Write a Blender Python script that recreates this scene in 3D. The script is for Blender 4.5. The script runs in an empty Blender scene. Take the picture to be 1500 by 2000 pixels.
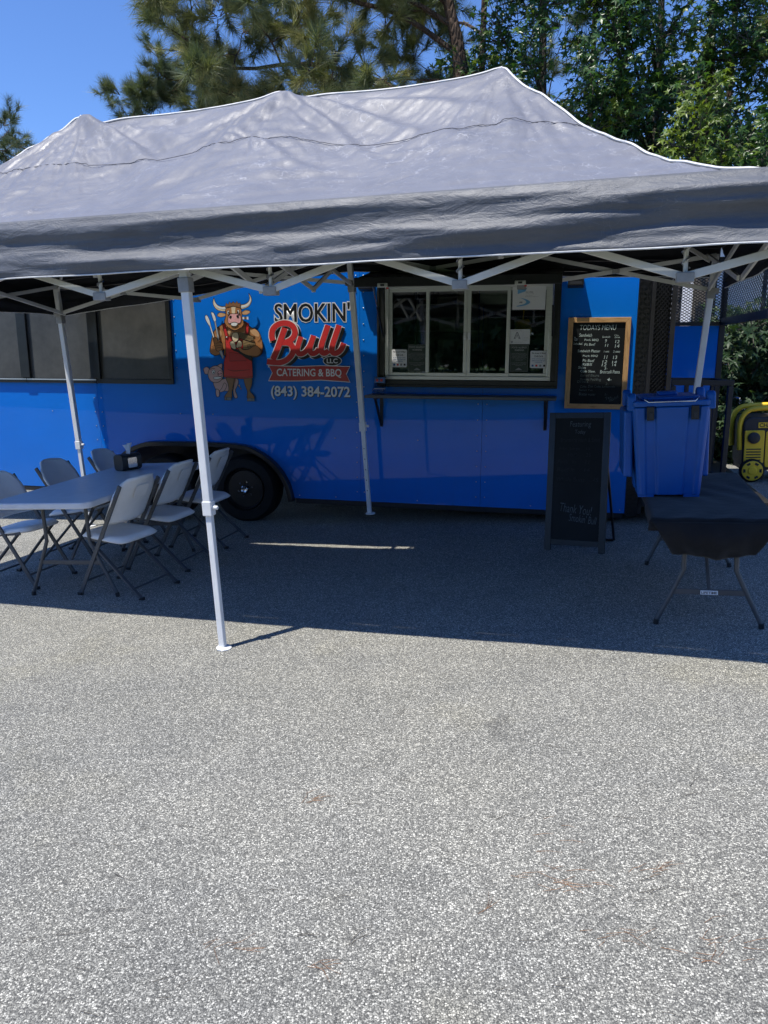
import bpy, math, random
import numpy as np
from mathutils import Vector, Matrix

rnd = random.Random(11)
rng = np.random.default_rng(11)
R = math.radians
scene = bpy.context.scene
COL = scene.collection

# ------------------------------------------------------------------ camera, sky, sun, exposure
CAM_H = 1.593
cam_d = bpy.data.cameras.new('camera')
cam = bpy.data.objects.new('camera', cam_d)
COL.objects.link(cam)
cam.location = (0, 0, CAM_H)
cam.rotation_euler = (R(90 - 12.0), 0, 0)
cam_d.sensor_fit = 'VERTICAL'
cam_d.sensor_height = 36.0
cam_d.lens = 36.0 * 1513 / 2000
cam_d.clip_end = 500
scene.camera = cam

SUN_DIR = Vector((0.62, 0.35, -2.05)).normalized()       # the way the light travels
world = bpy.data.worlds.new('World')
scene.world = world
world.use_nodes = True
wn = world.node_tree
sky = wn.nodes.new('ShaderNodeTexSky')
sky.sky_type = 'NISHITA'
sky.sun_disc = False
sky.sun_elevation = math.asin(-SUN_DIR.z)
sky.sun_rotation = math.atan2(-SUN_DIR.x, -SUN_DIR.y)
sky.altitude = 10
sky.air_density = 1.0
sky.dust_density = 0.0
sky.ozone_density = 6.0
tint = wn.nodes.new('ShaderNodeMix'); tint.data_type = 'RGBA'; tint.blend_type = 'MULTIPLY'
tint.inputs[0].default_value = 1.0; tint.inputs[7].default_value = (0.62, 0.75, 1.0, 1)      # deep summer blue
wn.links.new(sky.outputs[0], tint.inputs[6])
wn.links.new(tint.outputs[2], wn.nodes['Background'].inputs[0])
wn.nodes['Background'].inputs[1].default_value = 0.136

sun_d = bpy.data.lights.new('sun', 'SUN')
sun_d.energy = 4.4
sun_d.angle = R(0.53)
sun_d.color = (1.0, 0.955, 0.88)
sun = bpy.data.objects.new('sun', sun_d)
COL.objects.link(sun)
sun.rotation_euler = SUN_DIR.to_track_quat('-Z', 'Y').to_euler()
sun.location = (-6, -4, 20)

scene.view_settings.view_transform = 'Standard'
scene.view_settings.look = 'None'
scene.view_settings.exposure = 0.45
scene.view_settings.gamma = 1.0
scene.render.engine = 'CYCLES'
scene.cycles.use_denoising = True
scene.cycles.use_adaptive_sampling = True
scene.cycles.adaptive_threshold = 0.02
scene.cycles.max_bounces = 7
scene.cycles.transparent_max_bounces = 16
scene.cycles.caustics_reflective = False
scene.cycles.caustics_refractive = False
scene.cycles.sample_clamp_indirect = 6

# ------------------------------------------------------------------ mesh helpers
def gz(x, y):
    """height of the gently sloping lot"""
    return 0.0526 * 8 * math.tanh(x / 8) - 0.0072 * 14 * math.tanh(y / 14)

def empty(name, loc=(0, 0, 0), rz=0.0, mat=None):
    o = bpy.data.objects.new(name, None)
    o.empty_display_size = 0.2
    COL.objects.link(o)
    if mat is not None:
        o.matrix_world = mat
    else:
        o.location = loc
        o.rotation_euler = (0, 0, rz)
    return o

def tag(o, label=None, cat=None, group=None, kind=None):
    if label: o['label'] = label
    if cat: o['category'] = cat
    if group: o['group'] = group
    if kind: o['kind'] = kind
    return o

def link(name, me, parent=None):
    o = bpy.data.objects.new(name, me)
    COL.objects.link(o)
    if parent is not None:
        o.parent = parent
    return o

def fast_mesh(name, V, F, mats, smooth=False, midx=None):
    """V (n,3) array, F (m,k) int array of equal-sized faces"""
    me = bpy.data.meshes.new(name)
    V = np.ascontiguousarray(V, dtype=np.float32)
    F = np.ascontiguousarray(F, dtype=np.int32)
    m, k = F.shape
    me.vertices.add(len(V)); me.vertices.foreach_set('co', V.ravel())
    me.loops.add(m * k); me.loops.foreach_set('vertex_index', F.ravel())
    me.polygons.add(m)
    me.polygons.foreach_set('loop_start', np.arange(0, m * k, k, dtype=np.int32))
    me.polygons.foreach_set('loop_total', np.full(m, k, dtype=np.int32))
    if not isinstance(mats, (list, tuple)): mats = [mats]
    for mt in mats: me.materials.append(mt)
    if midx is not None:
        me.polygons.foreach_set('material_index', np.ascontiguousarray(midx, dtype=np.int32))
    me.polygons.foreach_set('use_smooth', np.full(m, bool(smooth)))
    me.update(calc_edges=True)
    me.validate()
    return me

class MB:
    def __init__(self):
        self.v = []; self.f = []
    def add(self, vs, fs):
        b = len(self.v)
        self.v += [tuple(p) for p in vs]
        self.f += [tuple(i + b for i in f) for f in fs]
        return self
    def box(self, x0, x1, y0, y1, z0, z1):
        vs = [(x0,y0,z0),(x1,y0,z0),(x1,y1,z0),(x0,y1,z0),(x0,y0,z1),(x1,y0,z1),(x1,y1,z1),(x0,y1,z1)]
        return self.add(vs, [(0,3,2,1),(4,5,6,7),(0,1,5,4),(1,2,6,5),(2,3,7,6),(3,0,4,7)])
    def bar(self, p, q, w, h=None, up=(0, 0, 1)):
        h = w if h is None else h
        p = Vector(p); q = Vector(q); d = (q - p).normalized()
        up = Vector(up)
        if abs(d.dot(up)) > 0.98: up = Vector((0, 1, 0))
        s = d.cross(up).normalized(); u = s.cross(d).normalized()
        vs = []
        for c in (p, q):
            for a, b in ((-1,-1),(1,-1),(1,1),(-1,1)):
                vs.append(c + s * (a * w / 2) + u * (b * h / 2))
        return self.add(vs, [(0,3,2,1),(4,5,6,7),(0,1,5,4),(1,2,6,5),(2,3,7,6),(3,0,4,7)])
    def tube(self, pts, r, n=8, cap=True):
        pts = [Vector(p) for p in pts]; m = len(pts)
        rs = r if isinstance(r, (list, tuple)) else [r] * m
        t0 = (pts[1] - pts[0]).normalized()
        up = Vector((0, 0, 1)) if abs(t0.z) < 0.9 else Vector((1, 0, 0))
        s = t0.cross(up).normalized()
        vs = []; fs = []
        for i, p in enumerate(pts):
            if i == 0: t = t0
            elif i == m - 1: t = (pts[-1] - pts[-2]).normalized()
            else: t = ((pts[i+1] - p).normalized() + (p - pts[i-1]).normalized()).normalized()
            s = (s - t * s.dot(t)).normalized(); u = t.cross(s)
            for k in range(n):
                a = 2 * math.pi * k / n
                vs.append(p + (s * math.cos(a) + u * math.sin(a)) * rs[i])
        for i in range(m - 1):
            for k in range(n):
                k2 = (k + 1) % n
                fs.append((i*n+k, i*n+k2, (i+1)*n+k2, (i+1)*n+k))
        if cap:
            fs.append(tuple(range(n - 1, -1, -1))); fs.append(tuple((m-1)*n + k for k in range(n)))
        return self.add(vs, fs)
    def lathe(self, prof, n=24, o=(0,0,0), axis='z', close=True):
        o = Vector(o); vs = []; fs = []
        for r_, h in prof:
            for k in range(n):
                a = 2 * math.pi * k / n; c, s = r_ * math.cos(a), r_ * math.sin(a)
                vs.append(o + (Vector((c, s, h)) if axis == 'z' else Vector((c, h, s)) if axis == 'y' else Vector((h, c, s))))
        m = len(prof)
        for i in range(m - 1):
            for k in range(n):
                k2 = (k + 1) % n
                fs.append((i*n+k, i*n+k2, (i+1)*n+k2, (i+1)*n+k))
        if close:
            fs.append(tuple(range(n - 1, -1, -1))); fs.append(tuple((m-1)*n + k for k in range(n)))
        return self.add(vs, fs)
    def prism(self, poly, fn, d0, d1):
        """poly: 2-D outline, fn(a, b, d) -> 3-D"""
        n = len(poly)
        vs = [fn(a, b, d0) for a, b in poly] + [fn(a, b, d1) for a, b in poly]
        fs = [tuple(range(n)), tuple(range(2*n - 1, n - 1, -1))]
        fs += [(i, i + n, (i + 1) % n + n, (i + 1) % n) for i in range(n)]
        return self.add(vs, fs)
    def face(self, pts):
        return self.add(pts, [tuple(range(len(pts)))])
    def xf(self, M):
        self.v = [tuple(M @ Vector(p)) for p in self.v]; return self
    def build(self, name, mat, parent=None, smooth=None, bevel=0, seg=2, sol=0):
        me = bpy.data.meshes.new(name)
        me.from_pydata(self.v, [], self.f)
        import bmesh
        bm = bmesh.new(); bm.from_mesh(me)
        bmesh.ops.recalc_face_normals(bm, faces=bm.faces)
        bm.to_mesh(me); bm.free()
        for m_ in (mat if isinstance(mat, (list, tuple)) else [mat]): me.materials.append(m_)
        if smooth is not None:
            me.shade_smooth(); me.set_sharp_from_angle(angle=R(smooth))
        o = link(name, me, parent)
        if sol:
            s = o.modifiers.new('thick', 'SOLIDIFY'); s.thickness = sol; s.offset = 0
        if bevel:
            b = o.modifiers.new('bevel', 'BEVEL'); b.width = bevel; b.segments = seg
            b.limit_method = 'ANGLE'; b.angle_limit = R(35)
        return o

def rrect(w, h, r, n=6, cx=0, cy=0):
    out = []
    for sx, sy, a0 in ((1,1,0),(-1,1,90),(-1,-1,180),(1,-1,270)):
        for i in range(n + 1):
            a = R(a0 + 90 * i / n)
            out.append((cx + sx * (w/2 - r) + r * math.cos(a), cy + sy * (h/2 - r) + r * math.sin(a)))
    return out

def spline(pts, n=6, closed=False):
    P = [Vector((*p, 0)) if len(p) == 2 else Vector(p) for p in pts]
    m = len(P); out = []
    rng_ = range(m) if closed else range(m - 1)
    for i in rng_:
        if closed: p0, p1, p2, p3 = P[(i-1) % m], P[i], P[(i+1) % m], P[(i+2) % m]
        else: p0, p1, p2, p3 = P[max(i-1,0)], P[i], P[i+1], P[min(i+2, m-1)]
        for k in range(n):
            t = k / n
            out.append(0.5*((2*p1) + (-p0+p2)*t + (2*p0-5*p1+4*p2-p3)*t*t + (-p0+3*p1-3*p2+p3)*t**3))
    if not closed: out.append(P[-1])
    return out

# cheap tileless value noise for numpy arrays
def vnoise(x, y, seed=0):
    def h(i, j):
        n = (i.astype(np.int64) * 374761393 + j.astype(np.int64) * 668265263 + seed * 1442695041) & 0xffffffff
        n = ((n ^ (n >> 13)) * 1274126177) & 0xffffffff
        return ((n ^ (n >> 16)) & 0xffff) / 65535.0
    xi, yi = np.floor(x), np.floor(y); xf, yf = x - xi, y - yi
    u, v = xf*xf*(3-2*xf), yf*yf*(3-2*yf)
    a = h(xi, yi)*(1-u) + h(xi+1, yi)*u
    b = h(xi, yi+1)*(1-u) + h(xi+1, yi+1)*u
    return (a*(1-v) + b*v) * 2 - 1
def fbm(x, y, seed=0, o=4):
    s = 0; a = 1; 
    for k in range(o):
        s = s + a * vnoise(x * 2**k, y * 2**k, seed + k); a *= 0.5
    return s

# ------------------------------------------------------------------ materials
class NT:
    def __init__(self, name):
        self.m = bpy.data.materials.new(name); self.m.use_nodes = True
        self.t = self.m.node_tree; self.t.nodes.clear()
        self.out = self.n('ShaderNodeOutputMaterial')
    def n(self, typ, **kw):
        nd = self.t.nodes.new(typ)
        for k, v in kw.items():
            if hasattr(nd, k) and k not in ('Scale',): setattr(nd, k, v)
        return nd
    def l(self, a, b): self.t.links.new(a, b)
    def coord(self, which='Object', scale=(1,1,1), rot=(0,0,0)):
        c = self.n('ShaderNodeTexCoord'); mp = self.n('ShaderNodeMapping')
        mp.inputs['Scale'].default_value = scale; mp.inputs['Rotation'].default_value = rot
        self.l(c.outputs[which], mp.inputs[0]); return mp.outputs[0]
    def world_coord(self, scale=(1,1,1)):
        c = self.n('ShaderNodeNewGeometry'); mp = self.n('ShaderNodeMapping')
        mp.inputs['Scale'].default_value = scale
        self.l(c.outputs['Position'], mp.inputs[0]); return mp.outputs[0]
    def noise(self, vec, scale, detail=4, rough=0.55, dist=0.0):
        t = self.n('ShaderNodeTexNoise'); t.inputs['Scale'].default_value = scale
        t.inputs['Detail'].default_value = detail; t.inputs['Roughness'].default_value = rough
        t.inputs['Distortion'].default_value = dist
        self.l(vec, t.inputs['Vector']); return t.outputs[0]
    def voro(self, vec, scale, feature='F1', rand=1.0):
        t = self.n('ShaderNodeTexVoronoi'); t.feature = feature
        t.inputs['Scale'].default_value = scale; t.inputs['Randomness'].default_value = rand
        self.l(vec, t.inputs['Vector']); return t
    def ramp(self, fac, stops):
        r = self.n('ShaderNodeValToRGB'); e = r.color_ramp.elements
        while len(e) < len(stops): e.new(0.5)
        for el, (p, c) in zip(e, stops):
            el.position = p; el.color = (*c, 1) if len(c) == 3 else c
        self.l(fac, r.inputs[0]); return r.outputs[0]
    def mix(self, fac, a, b, mode='MIX'):
        m = self.n('ShaderNodeMix'); m.data_type = 'RGBA'; m.blend_type = mode
        for s, v in ((m.inputs[0], fac), (m.inputs[6], a), (m.inputs[7], b)):
            if isinstance(v, (int, float)): s.default_value = v
            elif isinstance(v, (tuple, list)): s.default_value = (*v, 1) if len(v) == 3 else v
            else: self.l(v, s)
        return m.outputs[2]
    def math(self, op, a, b=0.0, clamp=False):
        m = self.n('ShaderNodeMath'); m.operation = op; m.use_clamp = clamp
        for s, v in ((m.inputs[0], a), (m.inputs[1], b)):
            if isinstance(v, (int, float)): s.default_value = v
            else: self.l(v, s)
        return m.outputs[0]
    def bump(self, h, strength=0.3, dist=0.01, normal=None):
        b = self.n('ShaderNodeBump'); b.inputs['Strength'].default_value = strength
        b.inputs['Distance'].default_value = dist; self.l(h, b.inputs['Height'])
        if normal is not None: self.l(normal, b.inputs['Normal'])
        return b.outputs[0]
    def pbr(self, col, rough=0.5, metal=0.0, spec=0.5, normal=None, coat=0.0, coat_r=0.05, **kw):
        p = self.n('ShaderNodeBsdfPrincipled')
        for key, v in (('Base Color', col), ('Roughness', rough), ('Metallic', metal), ('Specular IOR Level', spec),
                       ('Coat Weight', coat), ('Coat Roughness', coat_r)):
            s = p.inputs[key]
            if isinstance(v, (int, float)): s.default_value = v
            elif isinstance(v, (tuple, list)): s.default_value = (*v, 1)
            else: self.l(v, s)
        for k, v in kw.items(): p.inputs[k.replace('_', ' ')].default_value = v
        if normal is not None: self.l(normal, p.inputs['Normal'])
        self.l(p.outputs[0], self.out.inputs[0]); self.p = p
        return self.m

def simple(name, col, rough=0.5, metal=0.0, spec=0.5, var=0.12, scale=6.0, bump=0.0, bscale=60, coat=0.0):
    t = NT(name); c = t.coord()
    nz = t.noise(c, scale, 5, 0.6)
    dark = tuple(x * (1 - var) for x in col); lite = tuple(min(1, x * (1 + var)) for x in col)
    cc = t.ramp(nz, [(0.3, dark), (0.7, lite)])
    rr = t.math('ADD', t.math('MULTIPLY', t.noise(c, scale * 3, 4), 0.2), rough - 0.1)
    nm = t.bump(t.noise(c, bscale, 4), bump, 0.004) if bump else None
    return t.pbr(cc, rr, metal, spec, nm, coat)

M = {}
def make_materials():
    # asphalt with pale aggregate
    t = NT('asphalt'); w = t.world_coord()
    dn = t.n('ShaderNodeTexNoise'); dn.inputs['Scale'].default_value = 90; t.l(w, dn.inputs['Vector'])
    wd = t.n('ShaderNodeVectorMath'); wd.operation = 'MULTIPLY_ADD'
    t.l(dn.outputs['Color'], wd.inputs[0]); wd.inputs[1].default_value = (0.006, 0.006, 0.0); t.l(w, wd.inputs[2])
    v1 = t.voro(wd.outputs[0], 172); v2 = t.voro(wd.outputs[0], 360)
    sep1 = t.n('ShaderNodeSeparateColor'); t.l(v1.outputs['Color'], sep1.inputs[0])
    sep2 = t.n('ShaderNodeSeparateColor'); t.l(v2.outputs['Color'], sep2.inputs[0])
    c1 = t.ramp(sep1.outputs[0], [(0.0, (0.078,0.079,0.078)), (0.38, (0.155,0.154,0.146)), (0.60, (0.255,0.252,0.236)), (0.80, (0.47,0.463,0.43)), (1.0, (0.72,0.705,0.655))])
    c2 = t.ramp(sep2.outputs[1], [(0.0, (0.055,0.056,0.055)), (0.55, (0.14,0.139,0.132)), (1.0, (0.42,0.415,0.385))])
    edge = t.ramp(v1.outputs['Distance'], [(0.34, (0,0,0)), (0.60, (1,1,1))])
    col = t.mix(edge, c1, c2)
    big = t.noise(w, 0.55, 5, 0.6); big2 = t.noise(w, 2.6, 4, 0.6)
    col = t.mix(t.ramp(big, [(0.3, (0,0,0)), (0.75, (1,1,1))]), col, t.mix(1.0, col, (1.12,1.10,1.04), 'MULTIPLY'))
    col = t.mix(t.ramp(big2, [(0.35, (0.35,)*3), (0.62, (0,0,0))]), col, t.mix(1.0, col, (0.74,0.75,0.78), 'MULTIPLY'))
    pat = t.noise(w, 0.28, 4, 0.55, 0.6)
    col = t.mix(t.ramp(pat, [(0.36, (0.8,)*3), (0.56, (0,0,0))]), col, t.mix(1.0, col, (0.80,0.81,0.83), 'MULTIPLY'))
    streak = t.noise(t.world_coord((0.5, 3.2, 1)), 1.4, 5, 0.6, 0.3)
    col = t.mix(t.ramp(streak, [(0.52, (0,0,0)), (0.72, (0.55,)*3)]), col, t.mix(1.0, col, (0.83,0.84,0.86), 'MULTIPLY'))
    yel = t.noise(w, 0.9, 5, 0.6)
    col = t.mix(t.ramp(yel, [(0.56, (0,0,0)), (0.74, (0.5,)*3)]), col, t.mix(1.0, col, (1.05,1.0,0.82), 'MULTIPLY'))
    stain = t.voro(w, 0.75); sz = t.math('SUBTRACT', stain.outputs['Distance'], t.math('MULTIPLY', t.noise(w, 9, 4), 0.16))
    col = t.mix(1.0, col, (1.13,1.125,1.07), 'MULTIPLY')
    col = t.mix(t.ramp(sz, [(0.0, (0.55,)*3), (0.055, (0,0,0))]), col, (0.035,0.035,0.037))
    h = t.math('ADD', t.math('MULTIPLY', v1.outputs['Distance'], -0.9), t.math('MULTIPLY', v2.outputs['Distance'], -0.35))
    M['asphalt'] = t.pbr(col, 0.82, 0, 0.35, t.bump(h, 0.7, 0.0035))
    # silver-grey canopy fabric
    t = NT('canopy_fabric'); c = t.coord('Object')
    weave = t.noise(c, 420, 2)
    crumple = t.voro(t.coord('Object', (1,1,0.6)), 13, 'DISTANCE_TO_EDGE')
    wn1 = t.n('ShaderNodeTexNoise'); wn1.inputs['Scale'].default_value = 5; wn1.inputs['Detail'].default_value = 5; t.l(c, wn1.inputs['Vector'])
    wv = t.n('ShaderNodeVectorMath'); wv.operation = 'MULTIPLY_ADD'; t.l(wn1.outputs['Color'], wv.inputs[0]); wv.inputs[1].default_value = (0.35,0.35,0.35); t.l(c, wv.inputs[2])
    cr = t.voro(wv.outputs[0], 5.5, 'DISTANCE_TO_EDGE'); cr2 = t.voro(wv.outputs[0], 14, 'DISTANCE_TO_EDGE')
    mask = t.ramp(t.noise(c, 1.3, 3), [(0.45, (0,0,0)), (0.62, (1,1,1))])
    mask2 = t.ramp(t.noise(c, 2.1, 3, 0.5, 0.6), [(0.48, (0,0,0)), (0.6, (1,1,1))])
    l1 = t.math('MULTIPLY', t.ramp(cr.outputs['Distance'], [(0.0, (1,1,1)), (0.022, (0,0,0))]), mask)
    l2 = t.math('MULTIPLY', t.ramp(cr2.outputs['Distance'], [(0.0, (1,1,1)), (0.035, (0,0,0))]), mask2)
    brk = t.ramp(t.noise(c, 16, 3), [(0.46, (0,0,0)), (0.56, (1,1,1))])
    lines = t.math('MULTIPLY', brk, t.math('MAXIMUM', l1, t.math('MULTIPLY', l2, 0.75)))
    base = t.ramp(t.noise(c, 1.6, 6, 0.65), [(0.3, (0.155,0.158,0.182)), (0.7, (0.200,0.203,0.230))])
    base = t.mix(t.math('MULTIPLY', lines, 0.45), base, (0.55,0.56,0.60))
    fine = t.noise(t.coord('Object', (1,1,1)), 26, 6, 0.7, 0.8)
    h = t.math('ADD', t.math('MULTIPLY', fine, 0.40), t.math('ADD', t.math('MULTIPLY', lines, 0.15), t.math('MULTIPLY', weave, 0.04)))
    M['canopy'] = t.pbr(base, t.ramp(t.noise(c, 9, 5), [(0.3, (0.36,)*3), (0.7, (0.55,)*3)]), 0, 0.45, t.bump(h, 0.55, 0.010), Sheen_Weight=0.15)
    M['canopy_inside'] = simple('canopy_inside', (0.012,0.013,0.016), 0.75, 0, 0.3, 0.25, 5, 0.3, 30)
    M['valance'] = None
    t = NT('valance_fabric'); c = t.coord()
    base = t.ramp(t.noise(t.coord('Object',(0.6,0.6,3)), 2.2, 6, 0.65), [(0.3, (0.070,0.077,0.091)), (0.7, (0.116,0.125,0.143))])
    sc = t.voro(t.coord('Object',(6,6,0.9), (0.2,0.1,0)), 5, 'DISTANCE_TO_EDGE')
    ln = t.math('MULTIPLY', t.ramp(sc.outputs['Distance'], [(0.0,(1,1,1)),(0.012,(0,0,0))]), t.ramp(t.noise(c,1.7,3),[(0.52,(0,0,0)),(0.66,(1,1,1))]))
    base = t.mix(t.math('MULTIPLY', ln, 0.35), base, (0.4,0.41,0.44))
    h = t.math('ADD', t.math('MULTIPLY', t.noise(t.coord('Object',(1,1,3)), 7, 6, 0.65, 0.7), 0.8), t.math('MULTIPLY', t.noise(c, 420, 2), 0.05))
    M['valance'] = t.pbr(base, 0.5, 0, 0.5, t.bump(h, 0.85, 0.014), Sheen_Weight=0.15)
    M['piping'] = simple('white_piping', (0.66,0.66,0.65), 0.6, 0, 0.4, 0.12, 30, 0.2)
    M['seam'] = simple('seam_thread', (0.13,0.13,0.15), 0.8)
    M['white_steel'] = simple('white_powder_coat', (0.78,0.79,0.78), 0.38, 0, 0.5, 0.06, 8, 0.05)
    M['truss'] = simple('grey_white_steel', (0.66,0.66,0.62), 0.42, 0, 0.5, 0.08, 8)
    M['bracket'] = simple('grey_bracket_plastic', (0.30,0.30,0.29), 0.5, 0, 0.5, 0.15, 20)
    M['spring'] = simple('spring_steel', (0.5,0.5,0.48), 0.3, 0.9, 0.5, 0.1)
    # glossy blue trailer skin with slight oil-canning
    t = NT('blue_trailer_paint'); c = t.coord()
    col = t.ramp(t.noise(c, 1.2, 4), [(0.3, (0.0,0.168,0.66)), (0.7, (0.0,0.19,0.74))])
    dirt = t.ramp(t.noise(t.coord('Object',(1,1,0.5)), 3.5, 7, 0.7), [(0.6, (0,0,0)), (0.85, (0.07,)*3)])
    col = t.mix(dirt, col, (0.16,0.20,0.28))
    sz_ = t.n('ShaderNodeSeparateXYZ'); t.l(t.coord(), sz_.inputs[0])
    low = t.math('MULTIPLY', t.math('SUBTRACT', 0.62, sz_.outputs[2], True), t.noise(t.coord('Object',(3,1,0.6)), 5, 6, 0.7))
    col = t.mix(t.math('MULTIPLY', low, 0.5), col, (0.10,0.115,0.13))            # road film along the sill
    h = t.noise(t.coord('Object',(0.9,1,0.8)), 2.3, 2, 0.4)
    nm = t.bump(h, 0.22, 0.02)
    M['blue'] = t.pbr(col, 0.55, 0, 0.12, nm, 0.62, 0.03)
    M['black_paint'] = simple('black_gloss_trim', (0.012,0.013,0.013), 0.32, 0, 0.5, 0.3, 9)
    M['black_steel'] = simple('black_steel', (0.016,0.016,0.017), 0.45, 0, 0.5, 0.3, 9, 0.1)
    M['black_plastic'] = simple('black_plastic', (0.018,0.018,0.019), 0.4, 0, 0.5, 0.2, 9)
    t = NT('aluminium'); c = t.coord()
    M['alu'] = t.pbr(t.ramp(t.noise(t.coord('Object',(1,1,30)), 9, 3), [(0.3, (0.55,0.56,0.53)), (0.7, (0.68,0.68,0.64))]), 0.38, 0.85, 0.5)
    # tinted glass
    t = NT('window_glass')
    tr = t.n('ShaderNodeBsdfTransparent'); tr.inputs[0].default_value = (0.82,0.85,0.83,1)
    gl = t.n('ShaderNodeBsdfGlossy'); gl.inputs['Roughness'].default_value = 0.02
    fr = t.n('ShaderNodeFresnel'); fr.inputs['IOR'].default_value = 1.6
    ms = t.n('ShaderNodeMixShader'); t.l(t.math('ADD', fr.outputs[0], 0.13, True), ms.inputs[0])
    t.l(tr.outputs[0], ms.inputs[1]); t.l(gl.outputs[0], ms.inputs[2]); t.l(ms.outputs[0], t.out.inputs[0])
    M['glass'] = t.m
    t = NT('clear_acrylic')
    tr = t.n('ShaderNodeBsdfTransparent'); tr.inputs[0].default_value = (0.78,0.82,0.84,1)
    gl = t.n('ShaderNodeBsdfGlossy'); gl.inputs['Roughness'].default_value = 0.05
    ms = t.n('ShaderNodeMixShader'); ms.inputs[0].default_value = 0.18
    t.l(tr.outputs[0], ms.inputs[1]); t.l(gl.outputs[0], ms.inputs[2]); t.l(ms.outputs[0], t.out.inputs[0])
    M['acrylic'] = t.m
    # grey screen fabric of the porch openings
    t = NT('screen_fabric'); c = t.coord()
    col = t.ramp(t.noise(c, 2.5, 7, 0.7), [(0.3, (0.050,0.050,0.047)), (0.7, (0.105,0.104,0.096))])
    mesh = t.noise(t.coord('Object',(1,1,1)), 300, 1)
    M['screen'] = t.pbr(col, 0.28, 0, 0.35, t.bump(mesh, 0.08, 0.002))
    # tread plate
    t = NT('tread_plate'); c = t.coord('Object', (1,1,1), (0,0.785,0))
    br = t.n('ShaderNodeTexBrick'); br.inputs['Scale'].default_value = 26; br.inputs['Mortar Size'].default_value = 0.035
    br.inputs['Color1'].default_value = (1,1,1,1); br.inputs['Color2'].default_value = (1,1,1,1); br.inputs['Mortar'].default_value = (0,0,0,1)
    t.l(c, br.inputs['Vector'])
    M['tread'] = t.pbr((0.02,0.02,0.021), 0.28, 0.3, 0.6, t.bump(t.noise(c, 60, 2), 0.4, 0.003))
    M['tread_lug'] = simple('tread_lug', (0.045,0.045,0.045), 0.22, 0.5, 0.7, 0.3, 20)
    M['rubber'] = simple('tyre_rubber', (0.010,0.010,0.010), 0.75, 0, 0.35, 0.3, 12, 0.3, 40)
    M['rim'] = simple('black_rim', (0.02,0.02,0.021), 0.35, 0.2, 0.5, 0.3)
    M['chrome'] = simple('chrome', (0.75,0.75,0.76), 0.12, 1.0, 0.5, 0.04)
    # wood frame
    t = NT('pine_frame_wood'); c = t.coord('Object', (9, 9, 1.4)); nz = t.noise(c, 5, 6, 0.6, 1.2)
    col = t.ramp(nz, [(0.25, (0.30,0.155,0.06)), (0.5, (0.55,0.32,0.135)), (0.8, (0.68,0.44,0.21))])
    M['wood'] = t.pbr(col, 0.5, 0, 0.4, t.bump(nz, 0.15, 0.003))
    M['board'] = simple('chalkboard', (0.008,0.010,0.011), 0.55, 0, 0.22, 0.35, 3.5)
    M['chalk'] = simple('chalk_white', (0.50,0.60,0.56), 0.9, 0, 0.2, 0.25, 60)
    M['chalk_faint'] = simple('chalk_muted', (0.10,0.125,0.12), 0.9, 0, 0.2, 0.4, 60)  # duller chalk colour for the lower menu lines
    M['hdpe'] = simple('pale_grey_plastic', (0.90,0.885,0.84), 0.42, 0, 0.45, 0.05, 8, 0.15, 160)
    M['hdpe_top'] = simple('speckled_grey_plastic', (0.72,0.73,0.74), 0.36, 0, 0.45, 0.05, 12, 0.12, 200)
    M['dark_steel'] = simple('charcoal_steel', (0.085,0.088,0.090), 0.45, 0.1, 0.5, 0.12, 10)
    t = NT('black_cloth'); c = t.coord()
    M['cloth'] = t.pbr(t.ramp(t.noise(c, 6, 5), [(0.3, (0.007,0.007,0.008)), (0.7, (0.014,0.014,0.015))]), 0.85, 0, 0.25, t.bump(t.noise(c, 9, 5, 0.6, 0.5), 0.5, 0.01), Sheen_Weight=0.1)
    M['box_blue'] = simple('blue_polyethylene', (0.004,0.095,0.38), 0.42, 0, 0.45, 0.08, 5, 0.2, 120)
    M['yellow'] = simple('yellow_plastic', (0.92,0.60,0.03), 0.4, 0, 0.5, 0.1, 6)
    M['gen_grey'] = simple('charcoal_plastic', (0.028,0.030,0.034), 0.5, 0, 0.45, 0.15, 8)
    M['paper'] = simple('white_paper', (0.78,0.79,0.78), 0.55, 0, 0.4, 0.03, 5)
    M['tissue'] = simple('white_tissue', (0.85,0.85,0.86), 0.9, 0, 0.2, 0.04, 20, 0.3, 30)
    M['grey_int'] = simple('interior_grey', (0.62,0.62,0.60), 0.45, 0.2, 0.5, 0.15, 3)
    M['carton'] = simple('carton', (0.38,0.33,0.26), 0.7, 0, 0.3, 0.25, 8)
    M['white_wall'] = simple('white_siding', (0.82,0.82,0.84), 0.6, 0, 0.4, 0.05, 2)
    M['brown_panel'] = simple('speckled_brown_panel', (0.12,0.105,0.085), 0.8, 0, 0.3, 0.6, 60)
    for nm, cc in dict(d_black=(0.010,0.010,0.012), d_white=(0.80,0.81,0.80), d_red=(0.62,0.035,0.035), d_darkred=(0.50,0.04,0.04),
                       d_brown=(0.47,0.205,0.075), d_brown2=(0.27,0.13,0.055), d_tan=(0.66,0.38,0.19), d_cream=(0.80,0.66,0.44), d_pink=(0.82,0.42,0.42),
                       d_pig=(0.62,0.40,0.38), d_log=(0.33,0.22,0.10), d_grey=(0.42,0.42,0.42), d_hoof=(0.20,0.20,0.20), d_green=(0.03,0.05,0.04),
                       d_sky=(0.16,0.42,0.68), d_navy=(0.04,0.13,0.33), d_grey2=(0.25,0.26,0.27)).items():
        M[nm] = simple('vinyl_' + nm[2:], cc, 0.35, 0, 0.45, 0.05, 8, coat=0.3)
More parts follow.
